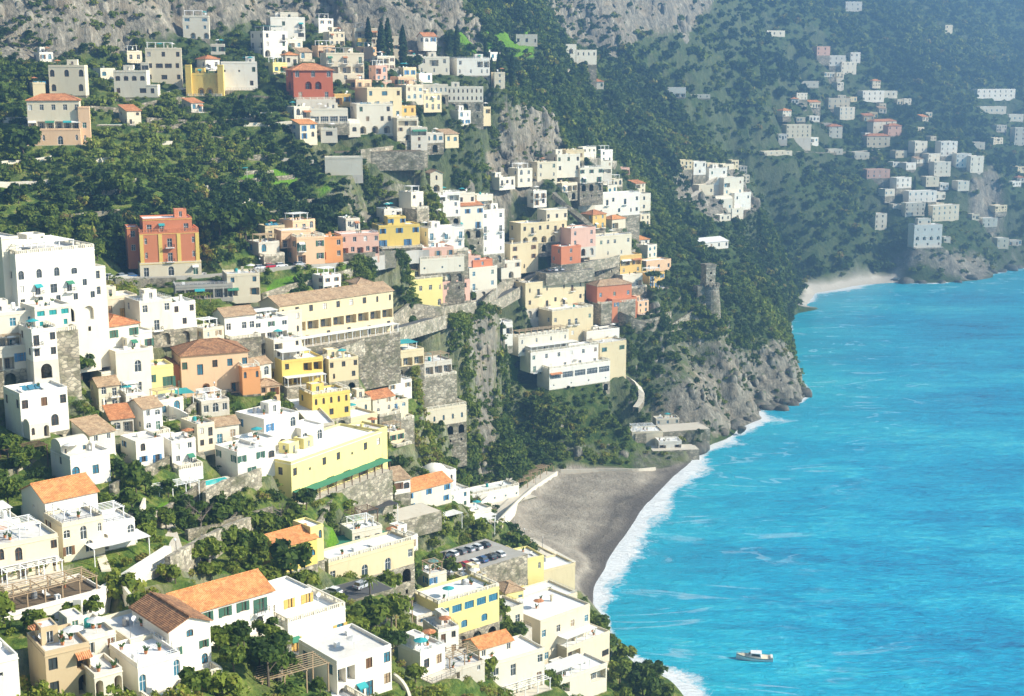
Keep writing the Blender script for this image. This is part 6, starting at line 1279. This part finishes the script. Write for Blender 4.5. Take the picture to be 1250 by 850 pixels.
for cnm, px, lb in [('white',142,'white car at the start of the upper road left of the palazzo'),('silver',154,'silver car parked on the upper road beside the palazzo'),('blue',166,'blue car at the corner of the orange red palazzo'),('white',240,'white car on the upper road right of the palazzo door'),
    ('grey',252,'grey car on the upper road beyond the palazzo'),('white',322,'white car left of the red car on the upper road'),('red',338,'bright red car on the upper road under the dark trees'),('white',350,'white car right of the red car on the upper road'),('silver',366,'silver car by the tiered peach house')]:
    i = oncurve(rd, px); q = rd[i]; d = rd[i+1]-rd[i-1]; nrm = Vector((-d.y, d.x, 0)).normalized(); car(cnm, q.x-nrm.x*-1.8, q.y-nrm.y*-1.8, q.z+.01, math.atan2(d.y, d.x), lb, 'cars along the upper road')
# scooters
def scooter():
    r = thing('scooter', '', 'scooter')
    for x_ in (-.6, .6): m = MB(); m.bar((x_, -.06, .25), (x_, .06, .25), .25, 10); m.build('wheel', 'rubber', r)
    m = MB(); m.box(-.75, .1, -.17, .17, .35, .72); m.box(.1, .42, -.17, .17, .28, .36); m.box(.42, .5, -.2, .2, .3, .95); m.build('body', 'car white', r)
    m = MB(); m.box(-.7, 0, -.14, .14, .73, .82); m.build('seat', 'rubber', r); m = MB(); m.bar((.5,0,.9),(.42,0,1.1),.03,5); m.bar((.42,-.32,1.1),(.42,.32,1.1),.025,5); m.build('handlebar', 'iron', r); return r
s0 = scooter()
for i in range(8):
    r = s0 if i == 0 else copy_tree(s0); x, y, z, th = ondeck('park', -13.2, -6+i*1.05); r.location = (x, y, z); r.rotation_euler = (0, 0, th+.1); tag(r, 'white scooter in the tight row at the left edge of the parking terrace', 'scooter', 'scooters parked in a row')
# ---------------------------------------------------------------- canopies, nets, pools, lamps, beach frames
def canopy(label, px, py, w, d, yaw, cover, h=2.7, name='canopy', frame='white paint'):
    g = ground(px, py); r = thing(name, label, 'canopy', (g.x, g.y, g.z), math.radians(yaw)); m = MB()
    for a in (-w/2, 0, w/2):
        for b_ in (-d/2, d/2): m.box(a-.07, a+.07, b_-.07, b_+.07, -3, h)
    m.build('post', frame, r) if False else None
    for a in (-w/2, w/2):
        for b_ in (-d/2, d/2): k = MB(); k.box(a-.07, a+.07, b_-.07, b_+.07, -3, h); k.build('post', frame, r)
    c = MB(); n = 6
    for i in range(n):
        for j in range(n):
            P_ = lambda a, b_: (-w/2-.3+(w+.6)*a/n, -d/2-.3+(d+.6)*b_/n, h+.02-.22*math.sin(math.pi*a/n)*math.sin(math.pi*b_/n)+.05*math.sin(a*2.1+b_)); c.face(P_(i,j), P_(i+1,j), P_(i+1,j+1), P_(i,j+1))
    c.build('cover', cover, r)
canopy('broad white canopy over the dining terrace beside the cream arched-window house', 142, 676, 10, 5, 40, 'canvas')
canopy('teal netting stretched over the garden beds left of the huge peach arch', 214, 488, 7, 6, 30, 'teal canvas', 1.6)
canopy('second teal net nearer the wavy white wall', 172, 566, 4.5, 4, 35, 'teal canvas', 1.3)
canopy('green tarpaulin spread on the wooded terraces above the palazzo', 286, 210, 9, 4, 10, 'teal canvas', 1.0)
canopy('dark green roof canopy in front of the yellow church end', 434, 668, 13, 4.5, 42, 'green canvas', 2.6)
canopy('black shade cloth over a pergola above the green canopy', 458, 632, 10, 5, 42, 'dark canvas', 2.6)
canopy('pale awning of the seafront café at the promenade corner', 586, 648, 8, 4, 40, 'canvas', 2.6)
canopy('brown reed canopy below the curved blue-windowed house', 560, 786, 8, 4, 40, 'tan tile', 2.4)
canopy('turquoise scaffold sheeting beside the yellow-shuttered house', 338, 770, 3, 2, 42, 'teal canvas', 3.6)
canopy('beige awning on the lowest seafront terrace', 712, 834, 9, 4.5, 42, 'canvas', 2.6)
canopy('white sail shade on the beach side terrace', 548, 640, 6, 4, 40, 'canvas', 2.4)
def pool(label, key, lx, ly, w, d):
    x, y, z, th = ondeck(key, lx, ly, .3); r = thing('swimming_pool', label, 'pool', (x, y, z), th); m = MB(); m.box(-w/2-.3, w/2+.3, -d/2-.3, d/2+.3, -.02, .12); m.build('rim', 'white', r); m = MB(); m.box(-w/2, w/2, -d/2, d/2, .124, .135); m.build('water', 'pool water', r)
pool('turquoise swimming pool in the stone terrace below the white house', 'poolr', .5, .8, 6.5, 3.2); pool('teal covered pool in the walled garden of the pink villa', 'pinkpool', .5, 0, 7.5, 3.2)
def lamp(px, py, label, h=4.5):
    g = ground(px, py); r = thing('street_lamp', label, 'lamp', tuple(g)); m = MB(); m.bar((0,0,-.6),(0,0,h),.08,7,.05); m.build('pole', 'iron', r); m = MB(); m.bar((0,0,h),(0,-.5,h+.25),.04,5); m.build('arm', 'iron', r); m = MB(); m.lathe([(.08,h),(.22,h+.18),(.2,h+.42),(.05,h+.55)], 8, 0, -.55); m.build('lamp_head', 'white paint', r)
for px, py, lb in [(263,492,'tall lamp on the terrace edge in front of the huge peach arch'),(616,652,'street lamp at the village end of the beach promenade'),(640,663,'street lamp in the middle of the promenade above the beach'),(662,673,'street lamp at the far end of the promenade above the beach'),
    (654,598,'lamp beside the wooden frames of the beach boardwalk'),(216,690,'tall thin pole in the steep lane by the rubble wall'),(318,336,'lamp on the upper road near the garage')]: lamp(px, py, lb)
nL = 0
for i, (px, py) in enumerate([(630,596),(638,590),(646,585),(654,580),(662,576)]):
    g = ground(px, py); r = thing('wooden_frame', f'{["nearest","second","third","fourth","farthest"][i]} slatted timber frame of the bathing station at the back of the beach', 'pergola', tuple(g), math.radians(38)); m = MB(); w_ = 9
    for a in (-w_/2, 0, w_/2):
        for b_ in (-1.2, 1.2): m.box(a-.1, a+.1, b_-.1, b_+.1, -2, 2.4)
    for b_ in (-1.2, 0, 1.2): m.box(-w_/2-.3, w_/2+.3, b_-.12, b_+.12, 2.41, 2.62)
    for k in range(10): a = -w_/2+w_*k/9; m.box(a-.06, a+.06, -1.5, 1.5, 2.63, 2.74)
    m.build('timber_frame', 'pale wood', r); r['group'] = 'timber frames behind the beach'

# garden pergolas: rows of posts and beams over vines and vegetable beds
for px, py, w_, d_, yw, mt, vine, lb in [(214,606,9,4,40,'white paint',0,'white beam pergola over the garden path below the turquoise pool'),(20,724,13,5,40,'pale wood',1,'vine-covered timber pergola on the terrace of the long white building'),
  (440,640,7,4,42,'wood',0,'dark timber pergola beside the black shade cloth'),(352,836,11,5,36,'pale wood',0,'rough timber pergola with debris at the bottom centre'),(592,822,7,4,36,'white paint',0,'white beam pergola under the orange hut house'),
  (30,566,8,4,40,'wood',0,'brown pole pergola left of the barrel-roofed house'),(476,752,8,4,40,'pale wood',1,'vine pergola in the garden right of the yellow-shuttered house'),(350,468,6,3,36,'pale wood',1,'small leafy pergola between the yellow houses'),(120,540,6,3,40,'pale wood',1,'leafy pergola behind the barrel-roofed house'),(236,372,9,4,25,'pale wood',1,'green pergola hedge row under the garage terrace')]:
    g = ground(px, py); r = thing('garden_pergola', lb, 'pergola', (g.x, g.y, float(hz(g.x, g.y))), math.radians(yw)); pergola(r, -w_/2, w_/2, -d_/2, d_/2, -2, 4.4, mt, True, name='timber_frame')
    if vine:
        V, t = crown(420, 1, 0, 1, 3, .24, int(px)); gg = np.random.default_rng(int(px)); C_ = np.repeat(np.stack([gg.uniform(-w_/2-.4, w_/2+.4, 420), gg.uniform(-d_/2-.4, d_/2+.4, 420), 2.75+gg.normal(size=420)*.16], -1), 4, axis=0); V = V-np.repeat(V.reshape(-1, 4, 3).mean(1), 4, axis=0)+C_; obj('vines', crownmesh('vines', V, t, .6), r)

# flights of steps between the houses
for pts_, w_, mt, lb in [([(206,690),(214,672),(210,656),(202,640)],2.2,'paving','pale flight of steps climbing beside the rubble wall'),([(246,560),(238,540),(236,520)],1.8,'pale stone','stone steps between the wavy white wall and the white cubes'),([(498,660),(490,640),(484,620)],1.8,'paving','narrow steps down from the cream end tower'),
  ([(476,520),(470,500),(462,480)],1.8,'pale stone','stone steps in front of the curved white house'),([(650,400),(656,384),(660,368)],2,'paving','steps climbing left of the cream hotel'),([(590,700),(600,684),(606,668)],2,'white','white steps down to the promenade'),([(250,470),(246,452),(238,436)],1.8,'paving','steps left of the peach villa'),
  ([(620,760),(632,748),(640,736)],1.8,'paving','steps beside the small tan-roofed cream house'),([(130,700),(124,684),(118,670)],1.6,'white','white garden steps under the broad white canopy'),([(388,640),(398,622),(404,606)],1.8,'pale stone','steps climbing to the long yellow building'),([(600,330),(606,316),(612,300)],1.8,'paving','steps through the middle of the upper village')]:
    o = polyground(pts_, .9, 2); m = MB()
    for a, b in zip(o, o[1:]):
        d = b-a; d.z = 0
        if d.length < .05: continue
        d.normalize(); n_ = Vector((-d.y, d.x, 0))*w_/2; z = max(a.z, b.z)+.15; p = [a+n_, a-n_, b-n_, b+n_]; up = [(v.x, v.y, z) for v in p]; dn = [(v.x, v.y, z-1.6) for v in p]
        m.face(*up)
        for i in range(4): j = (i+1) % 4; m.face(dn[i], dn[j], up[j], up[i])
    tag(m.build('stone_steps', mt), lb, 'steps')
# ---------------------------------------------------------------- light and air
w = bpy.data.worlds.new('World'); SC.world = w; w.use_nodes = True; wn = w.node_tree
sk = wn.nodes.new('ShaderNodeTexSky'); sk.sky_type = 'NISHITA'; sk.sun_disc = False
SUN = Vector((.82, -.10, .54)).normalized(); el = math.asin(SUN.z); az = math.atan2(SUN.x, SUN.y)
sk.sun_elevation = el; sk.sun_rotation = az; sk.air_density = 1.2; sk.dust_density = .8
wn.links.new(sk.outputs[0], wn.nodes['Background'].inputs[0]); wn.nodes['Background'].inputs[1].default_value = .072
L = bpy.data.lights.new('sun', 'SUN'); L.energy = 5.0; L.angle = math.radians(.5); L.color = (1, .92, .76); lo = bpy.data.objects.new('sun', L); COL.objects.link(lo); lo.rotation_euler = (-SUN).to_track_quat('-Z', 'Y').to_euler()
m = MB(); m.box(-650, 1480, -160, 2380, -14, 370); hz_m = bpy.data.materials.new('haze'); hz_m.use_nodes = True; t_ = hz_m.node_tree
for n_ in list(t_.nodes):
    if n_.type != 'OUTPUT_MATERIAL': t_.nodes.remove(n_)
pv = t_.nodes.new('ShaderNodeVolumePrincipled'); pv.inputs['Color'].default_value = (.30, .60, 1, 1); pv.inputs['Density'].default_value = HAZE; pv.inputs['Anisotropy'].default_value = .6
t_.links.new(pv.outputs[0], [n for n in t_.nodes if n.type == 'OUTPUT_MATERIAL'][0].inputs['Volume']); MATS['haze'] = hz_m
tag(m.build('haze', 'haze'), kind='stuff')
SC.view_settings.view_transform = 'Standard'; SC.view_settings.look = 'None'; SC.view_settings.gamma = 1; SC.view_settings.exposure = EXPO
SC.cycles.use_denoising = True; SC.cycles.max_bounces = 5; SC.cycles.diffuse_bounces = 3; SC.cycles.glossy_bounces = 2; SC.cycles.volume_bounces = 0; SC.cycles.transparent_max_bounces = 4
